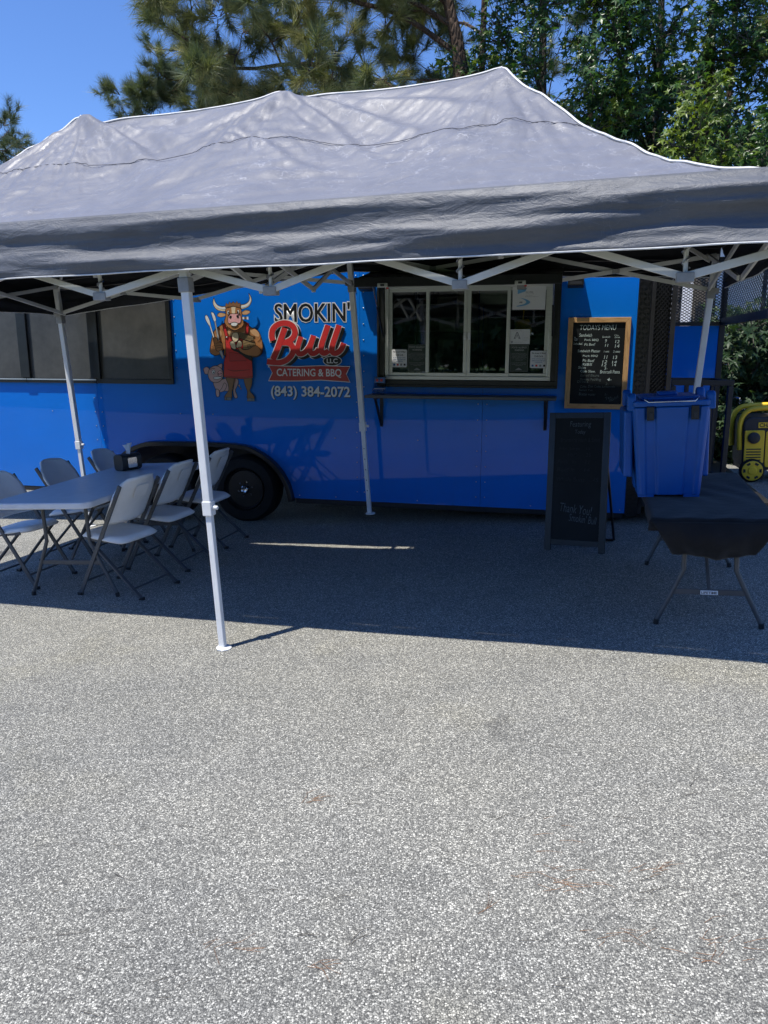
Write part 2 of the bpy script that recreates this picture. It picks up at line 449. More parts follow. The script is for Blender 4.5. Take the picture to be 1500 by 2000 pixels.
    # bark
    for nm, a, b in (('bark_pine', (0.055,0.038,0.030), (0.15,0.105,0.08)), ('bark_gum', (0.05,0.045,0.04), (0.12,0.11,0.095))):
        t = NT(nm); c = t.coord('Object', (1,1,0.35)); v = t.voro(c, 16, 'DISTANCE_TO_EDGE')
        nz = t.noise(c, 9, 6, 0.65)
        M[nm] = t.pbr(t.ramp(nz, [(0.3, a), (0.7, b)]), 0.9, 0, 0.2, t.bump(t.math('MULTIPLY', v.outputs['Distance'], 3.0, True), 0.8, 0.03))
    # foliage: diffuse + translucent + a little gloss, hue varied per clump
    def leafmat(name, stops, rough, trans, gloss):
        t = NT(name); w = t.world_coord()
        nz = t.math('ADD', t.math('MULTIPLY', t.noise(w, 1.1, 3), 0.55), t.math('MULTIPLY', t.noise(w, 9, 2), 0.45))
        col = t.ramp(nz, stops)
        p = t.n('ShaderNodeBsdfPrincipled'); t.l(col, p.inputs['Base Color']); p.inputs['Roughness'].default_value = rough
        p.inputs['Specular IOR Level'].default_value = gloss
        tl = t.n('ShaderNodeBsdfTranslucent'); t.l(t.mix(1.0, col, (1.5,1.5,0.7), 'MULTIPLY'), tl.inputs[0])
        ms = t.n('ShaderNodeMixShader'); ms.inputs[0].default_value = trans
        t.l(p.outputs[0], ms.inputs[1]); t.l(tl.outputs[0], ms.inputs[2]); t.l(ms.outputs[0], t.out.inputs[0])
        M[name] = t.m
    leafmat('leaf_gum', [(0.36, (0.026,0.074,0.018)), (0.52, (0.054,0.130,0.026)), (0.68, (0.135,0.22,0.036))], 0.38, 0.30, 0.6)
    leafmat('leaf_gum_young_lit', [(0.36, (0.075,0.135,0.020)), (0.52, (0.15,0.22,0.030)), (0.68, (0.23,0.28,0.04))], 0.4, 0.35, 0.5)  # sapling leaves, also the painted sunlit leaves of the big gums
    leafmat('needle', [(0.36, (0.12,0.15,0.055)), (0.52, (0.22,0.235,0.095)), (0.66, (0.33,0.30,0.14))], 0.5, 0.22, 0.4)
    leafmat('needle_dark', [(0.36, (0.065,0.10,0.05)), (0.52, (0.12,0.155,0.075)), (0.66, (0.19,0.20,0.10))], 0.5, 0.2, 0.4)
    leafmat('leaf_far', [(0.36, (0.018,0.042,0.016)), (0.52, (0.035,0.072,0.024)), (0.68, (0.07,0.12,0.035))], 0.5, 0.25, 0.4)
    M['needle_dead'] = simple('fallen_needles', (0.20,0.10,0.045), 0.8, 0, 0.3, 0.5, 9)
    M['twig_dead'] = simple('fallen_twigs', (0.05,0.042,0.034), 0.8, 0, 0.3, 0.5, 9)
make_materials()

# ------------------------------------------------------------------ ground
def axis_pts(lo, hi, fine_lo, fine_hi, fine, n):
    a = [fine_lo + i * fine for i in range(int((fine_hi - fine_lo) / fine) + 1)]
    l = [fine_lo - (fine_lo - lo) * ((i + 1) / n) ** 2 for i in range(n)][::-1]
    h = [a[-1] + (hi - a[-1]) * ((i + 1) / n) ** 2 for i in range(n)]
    return l + a + h
gx_ = axis_pts(-160, 160, -9, 9, 0.6, 14); gy_ = axis_pts(-120, 200, -4, 12, 0.6, 14)
V = [(x, y, gz(x, y)) for y in gy_ for x in gx_]
nx = len(gx_)
F = [(j*nx+i, j*nx+i+1, (j+1)*nx+i+1, (j+1)*nx+i) for j in range(len(gy_)-1) for i in range(nx-1)]
tag(link('parking_lot', fast_mesh('parking_lot', np.array(V), np.array(F), M['asphalt'], True)), kind='structure')

# the mown verge across the lot, behind the viewer (the paint and the glass reflect it)
M['grass'] = simple('mown_grass', (0.055,0.095,0.028), 0.9, 0, 0.2, 0.35, 0.8, 0.6, 30)
V = [(x, y, gz(x, y) + 0.03) for y in (-60, -40, -26, -16, -10, -7, -4.2) for x in range(-70, 71, 2)]
F = [(j*71+i, j*71+i+1, (j+1)*71+i+1, (j+1)*71+i) for j in range(6) for i in range(70)]
tag(link('grass_verge', fast_mesh('grass_verge', np.array(V), np.array(F), M['grass'], True)), kind='structure')

# ------------------------------------------------------------------ canopy tent
yaw_t = R(14.656); S = 2.95; W2 = S / 2; PK = 0.918; PS = 1.48
ex = Vector((math.cos(yaw_t), -math.sin(yaw_t), 0.0205)).normalized()
ey = Vector((math.sin(yaw_t), math.cos(yaw_t), 0.0072)); ey = (ey - ex * ex.dot(ey)).normalized()
ez = ex.cross(ey)
TO = Vector((-0.669, 5.569, 0.681 + CAM_H))
TM = Matrix(((ex.x, ey.x, ez.x, TO.x), (ex.y, ey.y, ez.y, TO.y), (ex.z, ey.z, ez.z, TO.z), (0, 0, 0, 1)))
TI = TM.inverted()
tent = empty('canopy_tent', mat=TM)
tag(tent, 'grey pop-up canopy with white steel frame standing in front of the trailer', 'canopy tent')
A_, B_ = S + 0.04, W2 + 0.04
def lift(a, b):
    """the long back side is bowed up over its middle leg"""
    t = np.clip((np.asarray(b, float) + 0.2) / (W2 + 0.2), 0, 1)
    return 0.175 * np.clip(1 - np.abs(a) / S, 0, 1) * t * t * (3 - 2 * t)
def roof_h(a, b):
    a = np.asarray(a, float); b = np.asarray(b, float)
    ga = np.clip((A_ - np.abs(a)) / (A_ - PS), 0, None); gb = np.clip((B_ - np.abs(b)) / B_, 0, 1)
    k = 0.03
    hmin = np.clip(0.5 + 0.5 * (ga - gb) / k, 0, 1)
    g = ga * (1 - hmin) + gb * hmin - k * hmin * (1 - hmin) * 0.6
    g = np.clip(g, 0, 1)
    e = 1.18 + 0.42 * np.clip((np.abs(a) - 0.7) / 1.6, 0, 1)
    h = PK * g ** e
    # fabric sags between the three ridge supports
    ph = np.abs(a) / PS
    sag = np.where(ph < 1, 0.5 - 0.5 * np.cos(2 * np.pi * ph), 0)
    h = h - 0.085 * sag * np.sin(np.pi * np.clip(gb, 0, 1)) ** 1.0 - 0.018 * sag * gb
    h = h - 0.03 * np.sin(np.pi * np.clip(g, 0, 1)) * np.clip((np.abs(a) - PS) / 0.5, 0, 1) ** 2
    for ca in (-PS, 0.0, PS): h = h + 0.045 * np.exp(-np.hypot(a - ca, b) / 0.10)     # crowns of the peak poles
    return h + lift(a, b)
NA, NB = 460, 240
aa = np.linspace(-A_, A_, NA); bb = np.linspace(-B_, B_, NB)
AA, BB = np.meshgrid(aa, bb)
HH = roof_h(AA, BB)
edge = np.clip(np.minimum(A_ - np.abs(AA), B_ - np.abs(BB)) / 0.12, 0, 1)
ridge = np.clip(np.abs(BB) / 0.10, 0, 1)
for ci, ca in enumerate((-PS, 0.0, PS)):
    dx, dy = AA - ca, BB
    r = np.hypot(dx, dy); th = np.arctan2(dy, dx) + 0.18 * fbm(AA * 1.3 + ci * 7, BB * 1.3, 5 + ci, 3)
    fall = np.clip(r / 0.45, 0, 1) * np.exp(-r / (0.95 if ci == 0 else 0.75))
    w = 1.6 * fbm(th * 9 + 40 * ci, r * 1.6, 61 + ci, 3) + 0.8 * np.abs(fbm(th * 22 + 11, r * 2.2, 71 + ci, 2))
    HH += edge * np.clip(np.abs(BB) / 0.07, 0.1, 1) * fall * w * (0.016 if ci == 0 else 0.010)
    HH += edge * np.clip(np.abs(BB) / 0.1, 0, 1) * np.clip(r / 0.35, 0, 1) * np.exp(-(r / (1.05 if ci == 0 else 0.8)) ** 2) * np.abs(fbm(th * 16 + 3 * ci, r * 4.5, 91 + ci, 3)) * (0.013 if ci == 0 else 0.008)
def fold(ca, cb, ang, length, width, amp):
    global HH
    dx, dy = AA - ca, BB - cb
    s_ = dx * math.cos(ang) + dy * math.sin(ang); n_ = -dx * math.sin(ang) + dy * math.cos(ang)
    n_ = n_ + 0.12 * s_ * s_ * (0.4) - 0.02 * np.sin(s_ * 3)
    wd = width * (0.4 + s_ / length)
    env = np.clip(s_ / 0.1, 0, 1) * np.clip((length - s_) / (0.5 * length), 0, 1)
    HH += edge * np.where(s_ > 0, env * amp * (np.exp(-(n_ / wd) ** 2) - 0.6 * np.exp(-((n_ - 2 * wd) / wd) ** 2)), 0)
fold(-PS, 0, R(-33), 1.5, 0.075, 0.042)
fold(-PS, 0, R(-18), 1.2, 0.05, 0.022)
fold(-PS, 0, R(-130), 1.3, 0.05, 0.012)
fold(0, 0, R(-22), 1.9, 0.06, 0.032)
fold(0, 0, R(-38), 1.5, 0.045, 0.022)
fold(0, 0, R(-112), 1.5, 0.09, 0.020)
fold(0, 0, R(-152), 1.2, 0.045, 0.014)
fold(PS, 0, R(-50), 0.8, 0.03, 0.013)
fold(PS, 0, R(-62), 1.2, 0.035, 0.010)
fold(PS, 0, R(-78), 1.2, 0.05, 0.010)
fold(0.55, -0.1, R(-14), 1.3, 0.05, 0.022)
fold(-0.2, -0.45, R(-30), 1.1, 0.04, 0.016)
fold(0.7, -0.65, R(-10), 1.0, 0.040, 0.012)
# slack diagonal pulls and general crumple
warp = fbm(AA * 0.9, BB * 0.9, 21, 3)
HH += edge * ridge * (0.011 * np.sin((AA * 0.45 + BB * 1.0 + 0.25 * warp) * 34) * np.clip(fbm(AA * 0.8, BB * 1.1, 31, 3), 0, 1)
      + 0.006 * fbm((AA * 0.93 + BB * 0.36) * 2.2, (BB * 0.93 - AA * 0.36) * 15, 41, 4) + 0.010 * fbm((AA * 0.93 + BB * 0.36) * 0.9, (BB * 0.93 - AA * 0.36) * 5, 51, 3))
V = np.stack([AA.ravel(), BB.ravel(), HH.ravel()], 1)
idx = np.arange(NA * NB).reshape(NB, NA)
F = np.stack([idx[:-1, :-1], idx[:-1, 1:], idx[1:, 1:], idx[1:, :-1]], -1).reshape(-1, 4)
fa = AA[:-1, :-1].ravel(); fb = BB[:-1, :-1].ravel()
slit = (fa > -1.50) & (fa < -0.06) & (fb > 0.055 + 0.03 * np.sin(fa * 3)) & (fb < 0.125 + 0.02 * np.sin(fa * 5))   # vent flap behind the ridge
F = F[~slit]
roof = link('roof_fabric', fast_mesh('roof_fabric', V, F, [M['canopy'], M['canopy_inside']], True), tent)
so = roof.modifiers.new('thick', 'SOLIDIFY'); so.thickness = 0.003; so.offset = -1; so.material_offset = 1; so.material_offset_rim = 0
def rz_(a, b):   # height on the finished roof
    i = int(round((a + A_) / (2 * A_) * (NA - 1))); j = int(round((b + B_) / (2 * B_) * (NB - 1)))
    return float(HH[min(max(j, 0), NB-1), min(max(i, 0), NA-1)])
def roof_line(p0, p1, n=40):
    return [(p0[0] + (p1[0]-p0[0]) * i / n, p0[1] + (p1[1]-p0[1]) * i / n) for i in range(n + 1)]
def on_roof(path, dz=0.004, sm=True):
    zs = [rz_(a, b) for a, b in path]
    if sm: zs = [sum(zs[max(0, i-2):i+3]) / len(zs[max(0, i-2):i+3]) for i in range(len(zs))]
    return [(a, b, z + dz) for (a, b), z in zip(path, zs)]
for p0, p1 in (((-PS, 0), (PS, 0)), ((PS, 0), (A_, -B_)), ((PS, 0), (A_, B_)), ((-PS, 0), (-A_, -B_)), ((-PS, 0), (-A_, B_))):
    MB().tube(on_roof(roof_line(p0, p1, 120), 0.006), 0.0075, 6).build('edge_piping', M['piping'], roof, 60)
for b0 in (-0.56,):
    pa = [(-A_ + 0.55 + i * (2 * A_ - 1.1) / 400, b0 - 0.012 * math.sin(i * 0.05) + 0.05 * abs((i - 200) / 200)) for i in range(401)]
    zs = [rz_(a, b) for a, b in pa]
    pts = [(a, b, max(max(zs[max(0, i-2):i+3]) + 0.001, sum(zs[max(0, i-20):i+21]) / len(zs[max(0, i-20):i+21]) + 0.002)) for i, (a, b) in enumerate(pa)]
    MB().tube(pts, 0.0022, 4).build('stitched_seam', M['seam'], roof)

# valance: four hanging strips with slack horizontal folds and a white hem
def vdrop(a):
    return 0.285 + 0.03 * np.clip((-a - 0.5) / 2.5, 0, 1)
def valance(p0, p1, out, seed, cut=0.0):
    p0 = np.array(p0); p1 = np.array(p1); L = np.linalg.norm(p1 - p0); out = np.array(out)
    n = int(L / 0.018); m = 26
    t = np.linspace(0, 1, n); k = np.linspace(0, 1, m); T, K = np.meshgrid(t, k)
    X = p0[0] + (p1[0] - p0[0]) * T; Y = p0[1] + (p1[1] - p0[1]) * T; s_ = T * L
    w = fbm(s_ * 0.55, K * 2.6 + 0.25 * np.sin(s_ * 1.3), seed, 4)
    o = 0.030 * w * np.sin(np.pi * np.clip(K, 0, 1) * 0.85) + 0.011 * np.sin(K * 11 + 2.2 * fbm(s_ * 0.5, K * 0.5, seed + 9, 2)) * np.sin(np.pi * K) + 0.008 * fbm(s_ * 2.2, K * 7, seed + 5, 4) + 0.016 * (0.5 - np.abs(fbm(s_ * 0.75 + 0.6 * K, K * 4.2, seed + 15, 3)))
    o = 0.004 + 0.5 * (o + 0.022 + np.sqrt((o + 0.022) ** 2 + 1e-4)) * np.clip(K / 0.22, 0, 1)
    o += 0.012 * K
    Z = roof_h(np.clip(X, -A_, A_), np.clip(Y, -B_, B_)) + 0.002 - (vdrop(X) - cut * np.clip((X + S) / S, 0, 1)) * K - 0.012 * K * (1 + fbm(s_ * 0.8, 0 * K, seed + 3, 3))
    V = np.stack([(X + out[0] * o).ravel(), (Y + out[1] * o).ravel(), Z.ravel()], 1)
    ix = np.arange(n * m).reshape(m, n)
    F = np.stack([ix[:-1, :-1], ix[1:, :-1], ix[1:, 1:], ix[:-1, 1:]], -1).reshape(-1, 4)
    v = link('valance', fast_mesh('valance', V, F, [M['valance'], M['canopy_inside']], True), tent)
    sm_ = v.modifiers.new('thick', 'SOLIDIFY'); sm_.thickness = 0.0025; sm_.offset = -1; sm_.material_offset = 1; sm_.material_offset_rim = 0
    V = V.reshape(m, n, 3)
    MB().tube([tuple(p) for p in V[-1][::3]], 0.0042, 6).build('hem_piping', M['piping'], v, 60)
    return v
valance((-A_, -B_), (A_, -B_), (0, -1), 3)
valance((A_, -B_), (A_, B_), (1, 0), 13)
valance((A_, B_), (-A_, B_), (0, 1), 23, 0.075)
valance((-A_, B_), (-A_, -B_), (-1, 0), 33)

def leg(a, b, foot_world, collar_z):
    top = Vector((a, b - math.copysign(0.012, b), float(lift(a, b)) - 0.05)); foot = TI @ Vector(foot_world)
    d = foot - top
    cz = (TI @ Vector((foot_world[0], foot_world[1], collar_z))).z
    tc = (cz - top.z) / d.z
    c = top + d * tc
    o = MB().bar(top, c, 0.046, 0.046, (0, 1, 0)).build('leg', M['white_steel'], tent, bevel=0.005)
    MB().bar(c - d.normalized() * 0.02, foot, 0.036, 0.036, (0, 1, 0)).build('inner_tube', M['white_steel'], o, bevel=0.004)
    col = MB().bar(c - d.normalized() * 0.035, c + d.normalized() * 0.045, 0.056, 0.056, (0, 1, 0))
    col.tube([c + Vector((0.025, 0, 0)), c + Vector((0.058, 0, 0))], 0.012, 8)
    col.build('height_collar', M['white_steel'], o, bevel=0.004)
    pl = foot - Vector((0, 0, 0.0))
    MB().lathe([(0.044, -0.003), (0.046, 0.004), (0.040, 0.009), (0.022, 0.010)], 20, (pl.x + 0.006, pl.y, pl.z)).build('foot_plate', M['white_steel'], o, 40)
    for k in range(5 if (a == 0 and b > 0) else 0):
        q = c + (foot - c) * (0.25 + 0.12 * k)
        MB().tube([q + Vector((0, -0.0185, 0)), q + Vector((0, -0.0178, 0))], 0.005, 8).build('pin_hole', M['black_plastic'], o)
    h = MB().bar(top + d * 0.118 / 1 * 1.0, top + d * 0.150, 0.062, 0.062, (0, 1, 0)).build('slider_bracket', M['bracket'], o, bevel=0.004)
    return o
def gfoot(x, y, dz=0.004): return (x, y, gz(x, y) + dz)
leg(0, -W2, gfoot(-0.91, 4.142), 0.741)
leg(0, W2, (-0.132, 6.996, 0.092), 0.90)
leg(-S, W2, gfoot(-3.005, 7.742), 0.64)
leg(S, W2, gfoot(2.421, 6.249), 0.70)
leg(-S, -W2, gfoot(-3.80, 4.888), 0.70)
leg(S, -W2, gfoot(1.85, 3.395), 0.74)

def truss(nodes):
    """nodes: list of (point, is_low) ; bars cross between high and low"""
    for p, q in nodes:
        MB().bar(p, q, 0.018, 0.034).build('truss_bar', M['truss'], tent, bevel=0.002)
def row(b, pos, zl, zu, off):
    for i in range(len(pos) - 1):
        p, q = pos[i], pos[i + 1]
        lf = lambda a: float(lift(a, b))
        MB().bar((p, b + off, zl + lf(p)), (q, b + off, zu + lf(q)), 0.016, 0.032).build('truss_bar', M['truss'], tent, bevel=0.002)
        MB().bar((p, b + off + 0.022, zu + lf(p)), (q, b + off + 0.022, zl + lf(q)), 0.016, 0.032).build('truss_bar', M['truss'], tent, bevel=0.002)
        mp = (p + q) / 2
        MB().bar((mp - 0.028, b + off + 0.011, (zl + zu) / 2 + lf(mp)), (mp + 0.028, b + off + 0.011, (zl + zu) / 2 + lf(mp)), 0.05, 0.034).build('pivot_cap', M['bracket'], tent, bevel=0.003)
    for p in pos:
        MB().box(p - 0.036, p + 0.036, b + off - 0.016, b + off + 0.040, zl + float(lift(p, b)) - 0.024, zl + float(lift(p, b)) + 0.018).build('joint_bracket', M['bracket'], tent, bevel=0.004)
def spring_post(a, b, z0, z1):
    o = MB().tube([(a, b, z0), (a, b, z1)], 0.010, 8).build('spring_post', M['truss'], tent, 60)
    n = 40; pts = [(a + 0.017 * math.cos(k * 1.05), b + 0.017 * math.sin(k * 1.05), z0 + 0.02 + (z1 - z0 - 0.03) * k / n) for k in range(n + 1)]
    MB().tube(pts, 0.004, 5).build('spring', M['spring'], o, 60)
fpos = [-0.49 - 0.983 * k for k in (2, 1, 0)] + [0.49 + 0.983 * k for k in (0, 1, 2)]
row(-W2, [p for p in fpos if p < 0], -0.395, -0.09, 0.03)
row(-W2, [p for p in fpos if p > 0], -0.395, -0.09, 0.03)
for s_ in (-1, 1):
    MB().bar((0.02 * s_, -W2 + 0.03, -0.275), (0.49 * s_, -W2 + 0.03, -0.395), 0.016, 0.034).build('truss_bar', M['truss'], tent, bevel=0.002)
    MB().bar((0.02 * s_, -W2 + 0.052, -0.20), (0.49 * s_, -W2 + 0.052, -0.09), 0.016, 0.034).build('truss_bar', M['truss'], tent, bevel=0.002)
    MB().bar((2.456 * s_, -W2 + 0.03, -0.395), (2.93 * s_, -W2 + 0.03, -0.275), 0.016, 0.034).build('truss_bar', M['truss'], tent, bevel=0.002)
for p in fpos: spring_post(p, -W2 + 0.04, -0.38, -0.06)
row(W2, [-S, -W2, 0], -0.32, -0.06, -0.03)
row(W2, [0, W2, S], -0.32, -0.06, -0.03)
def srow(a, pos, zl, zu):
    for i in range(len(pos) - 1):
        p, q = pos[i], pos[i + 1]; lf = lambda b: float(lift(a, b))
        MB().bar((a, p, zl + lf(p)), (a, q, zu + lf(q)), 0.016, 0.032).build('truss_bar', M['truss'], tent, bevel=0.002)
        MB().bar((a + 0.02, p, zu + lf(p)), (a + 0.02, q, zl + lf(q)), 0.016, 0.032).build('truss_bar', M['truss'], tent, bevel=0.002)
for a in (-S + 0.04, S - 0.06): srow(a, [-W2, 0, W2], -0.32, -0.06)
srow(0.0, [-W2 + 0.05, -W2 / 3, W2 / 3, W2 - 0.05], -0.33, -0.08)
for a in (-PS, 0, PS):
    zt = rz_(a, 0) - 0.02
    MB().tube([(a, 0, -0.15), (a, 0, zt)], 0.019, 8).build('peak_pole', M['truss'], tent, 60)
    for s_ in (-1, 1):
        MB().bar((a, 0, zt - 0.35), (a, s_ * (W2 - 0.06), float(lift(a, s_ * W2)) - 0.10), 0.016, 0.03).build('rafter_bar', M['truss'], tent, bevel=0.002)
for s_ in (-1, 1):
    for t_ in (-1, 1):
        MB().bar((s_ * PS, 0, rz_(PS, 0) - 0.37), (s_ * (S - 0.05), t_ * (W2 - 0.05), -0.10), 0.016, 0.03).build('rafter_bar', M['truss'], tent, bevel=0.002)

# unseen front corners pulled off the rectangle to place the canopy's ground shadow edge
bpy.context.view_layer.update()
for o_ in tent.children_recursive:
    if o_.type != 'MESH': continue
    me = o_.data; n = len(me.vertices); co = np.zeros(n * 3, np.float32); me.vertices.foreach_get('co', co); co = co.reshape(-1, 3)
    fb_ = np.clip((W2 - co[:, 1]) / (2 * W2), 0, 1.1)
    wr = np.clip(co[:, 0] / S, 0, 1.1) * fb_; wl_ = np.clip(-co[:, 0] / S, 0, 1.1) * fb_
    co += wr[:, None] * np.array((-0.05, -0.21, -0.04), np.float32) + wl_[:, None] * np.array((-0.27, 0.22, 0.04), np.float32)
    me.vertices.foreach_set('co', co.ravel()); me.update()

# ------------------------------------------------------------------ food trailer (local x along the wall, y into the trailer, z up)
YW = R(13.5); W0 = Vector((-0.221, 7.291, 0))
trailer = empty('food_trailer', W0, -YW)
tag(trailer, 'long glossy blue food trailer with serving window and red and black lettering', 'food trailer')
def wl(u, d, z):
    return Vector((W0.x + u * math.cos(YW) + d * math.sin(YW), W0.y - u * math.sin(YW) + d * math.cos(YW), z))
def dbox(name, mat, parent, u0, u1, d0, d1, z0, z1, bevel=0.0):
    return MB().box(u0, u1, d0, d1, z0, z1).build(name, mat, parent, bevel=bevel)
ZB, ZT = 0.15, 2.72
fnw = lambda u, z, d: (u, d, z)
g_ = 0.0012
# skin panels; the window opening is u .20-1.77, z 1.27-2.20
arch = [(-2.68, ZB), (-2.60, 0.34), (-2.48, 0.50), (-2.30, 0.60), (-2.10, 0.63), (-1.22, 0.63), (-1.03, 0.58), (-0.86, 0.46), (-0.75, 0.30), (-0.70, ZB)]
MB().prism([(-5.2, ZB), (-2.76 - g_, ZB), (-2.76 - g_, ZT), (-5.2, ZT)], fnw, 0, 0.04).build('wall_panel', M['blue'], trailer)
MB().prism([(-2.76 + g_, ZB)] + arch + [(-g_, ZB), (-g_, ZT), (-2.76 + g_, ZT)], fnw, 0, 0.04).build('wall_panel', M['blue'], trailer)
MB().prism([(g_, ZB), (1.14 - g_, ZB), (1.14 - g_, 1.27), (0.20, 1.27), (0.20, ZT), (g_, ZT)], fnw, 0, 0.04).build('wall_panel', M['blue'], trailer)
MB().prism([(1.14 + g_, ZB), (2.42, ZB), (2.42, ZT), (1.77, ZT), (1.77, 1.27), (1.14 + g_, 1.27)], fnw, 0, 0.04).build('wall_panel', M['blue'], trailer)
MB().prism([(0.20 + g_, 2.20), (1.77 - g_, 2.20), (1.77 - g_, ZT), (0.20 + g_, ZT)], fnw, 0, 0.04).build('wall_panel', M['blue'], trailer)
dbox('roof', M['white_wall'], trailer, -5.2, 3.56, -0.02, 2.44, ZT + 0.002, ZT + 0.06, 0.01)
dbox('back_wall', M['grey_int'], trailer, -5.2, 2.42, 2.36, 2.40, ZB, ZT)
dbox('end_wall', M['blue'], trailer, 2.38, 2.418, 0.042, 2.358, ZB, ZT)
dbox('floor', M['black_steel'], trailer, -5.2, 2.37, 0.9, 2.35, 0.36, 0.42)
dbox('floor', M['black_steel'], trailer, -0.6, 2.37, 0.045, 0.898, 0.36, 0.42)
dbox('floor_rail', M['black_steel'], trailer, -0.66, 2.41, 0.004, 0.06, ZB - 0.05, ZB - 0.002, 0.004)
dbox('floor_rail', M['black_steel'], trailer, -5.2, -2.72, 0.004, 0.06, ZB - 0.05, ZB - 0.002, 0.004)
# partition between porch kitchen and the serving room
dbox('partition_wall', M['grey_int'], trailer, -0.30, -0.27, 0.045, 2.355, 0.42, ZT)
# wheel well and wheels
dbox('wheel_well', M['black_steel'], trailer, -2.80, -0.58, 0.045, 0.60, 0.66, 0.70)
dbox('wheel_well', M['black_steel'], trailer, -2.80, -0.58, 0.56, 0.60, ZB, 0.655)
fo = spline([(-2.71, ZB - 0.02), (-2.62, 0.36), (-2.50, 0.53), (-2.30, 0.64), (-2.05, 0.675), (-1.27, 0.675), (-1.01, 0.61), (-0.82, 0.47), (-0.71, 0.30), (-0.665, ZB - 0.02)], 5)
mb = MB()
fi = []
for i, p in enumerate(fo):
    t_ = (fo[min(i+1, len(fo)-1)] - fo[max(i-1, 0)]).normalized(); fi.append(p + Vector((t_.y, -t_.x, 0)) * 0.045)
mb.prism([(p.x, p.y) for p in fo] + [(p.x, p.y) for p in reversed(fi)], fnw, -0.085, -0.002)
mb.build('fender', M['tread'], trailer, 40, bevel=0.006)
def wheel(u, z, r):
    o = MB().lathe([(r*0.60, 0.02), (r*0.66, -0.015), (r*0.90, -0.012), (r*0.975, 0.012), (r, 0.05), (r, 0.18), (r*0.97, 0.215), (r*0.6, 0.22)], 48, (u, 0.05, z), 'y', True).build('wheel', M['rubber'], trailer, 40)
    rim = MB().lathe([(r*0.60, 0.015), (r*0.585, -0.004), (r*0.55, 0.012), (r*0.52, 0.05), (r*0.34, 0.062), (r*0.30, 0.04), (r*0.13, 0.035), (r*0.13, 0.01), (r*0.08, -0.01), (0.004, -0.012)], 40, (u, 0.05, z), 'y', True).build('rim', M['rim'], o, 30)
    MB().lathe([(r*0.115, 0.0), (r*0.115, -0.022), (r*0.085, -0.03), (r*0.05, -0.022)], 20, (u, 0.05, z), 'y').build('hub_cap', M['chrome'], o, 40)
    for k in range(6):
        a = k * math.pi / 3 + 0.3
        MB().lathe([(0.011, 0.02), (0.011, -0.006), (0.006, -0.012)], 6, (u + r*0.23*math.cos(a), 0.05+0.02, z + r*0.23*math.sin(a)), 'y').build('lug_nut', M['chrome'], o)
    for k in range(8):
        a = k * math.pi / 4
        MB().lathe([(0.022, 0.004), (0.022, 0.0)], 12, (u + r*0.44*math.cos(a), 0.05+0.048, z + r*0.44*math.sin(a)), 'y').build('rim_hole', M['black_plastic'], o)
wheel(-1.215, 0.205, 0.338); wheel(-2.10, 0.185, 0.338)
# screws along the seams
mb = MB()
def screw(u, z): mb.lathe([(0.006, 0), (0.005, -0.004), (0.002, -0.0055)], 6, (u, -0.0004, z), 'y')
for u0 in (-0.035, 0.035, 1.10, 1.18, -2.80, -2.72):
    for k in range(18):
        z = 0.24 + k * 0.142
        if 0 < u0 < 2 and 1.2 < z < 2.25 and u0 > 0.1: continue
        if u0 < -2 and 1.22 < z: continue
        screw(u0, z)
for u0 in (-3.3, -1.85, -1.5, -0.62, -0.25, 0.55, 1.6, 2.1, 2.38):
    for z in ((0.18, 0.75) if u0 in (-0.25, 0.55) else (0.18,)):
        if u0 < -0.7: z = 0.95
        screw(u0, z)
for k in range(5): screw(-1.86, 1.40 + 0.16 * k)
tag(mb.build('screw_heads', M['alu'], trailer), kind='stuff')

# screened openings on the left
def frame_rect(u0, u1, z0, z1, w, d0, d1, name, mat, parent, bevel=0.003):
    m_ = MB(); m_.box(u0, u1, d0, d1, z0, z0 + w); m_.box(u0, u1, d0, d1, z1 - w, z1)
    m_.box(u0, u0 + w, d0, d1, z0 + w, z1 - w); m_.box(u1 - w, u1, d0, d1, z0 + w, z1 - w)
    return m_.build(name, mat, parent, bevel=bevel)
for k, (u0, u1) in enumerate(((-4.36, -3.555), (-3.550, -2.745), (-2.740, -1.895))):
    sw = empty('screen_window'); sw.parent = trailer
    frame_rect(u0, u1, 1.238, 2.42, 0.045, -0.026, -0.001, 'window_frame', M['black_paint'], sw)
    dbox('screen_pane', M['screen'], sw, u0 + 0.045, u1 - 0.045, -0.010, -0.004, 1.283, 2.375)
    if k < 2: dbox('screen_rail', M['alu'], sw, u0 + 0.0, u1 - 0.0, -0.031, -0.0265, 1.268, 1.279)
for k, uu in enumerate((-3.5525, -2.7425)):
    dbox('window_post', M['black_paint'], trailer, uu - 0.055, uu + 0.055, -0.045, -0.0265, 1.29, 2.42, 0.004)

# serving window
sv = empty('serving_window'); sv.parent = trailer
frame_rect(0.172, 1.790, 1.240, 2.205, 0.062, -0.030, 0.05, 'outer_frame', M['black_paint'], sv)
frame_rect(0.172, 1.790, 1.240, 2.205, 0.020, -0.046, -0.0305, 'outer_lip', M['black_paint'], sv)
frame_rect(0.236, 1.726, 1.304, 2.141, 0.034, -0.010, 0.046, 'track_frame', M['alu'], sv)
def sash(u0, u1, d, parent):
    o = empty('window_sash'); o.parent = parent
    w = 0.030
    frame_rect(u0, u1, 1.338, 2.108, w, d, d + 0.018, 'sash_frame', M['alu'], o, 0.002)
    dbox('glass_pane', M['glass'], o, u0 + w, u1 - w, d + 0.007, d + 0.010, 1.338 + w, 2.108 - w)
    return o
s1 = sash(0.270, 0.650, 0.022, sv); s2 = sash(0.614, 0.985, -0.001, sv)
s3 = sash(0.987, 1.362, -0.001, sv); s4 = sash(1.326, 1.692, 0.022, sv)
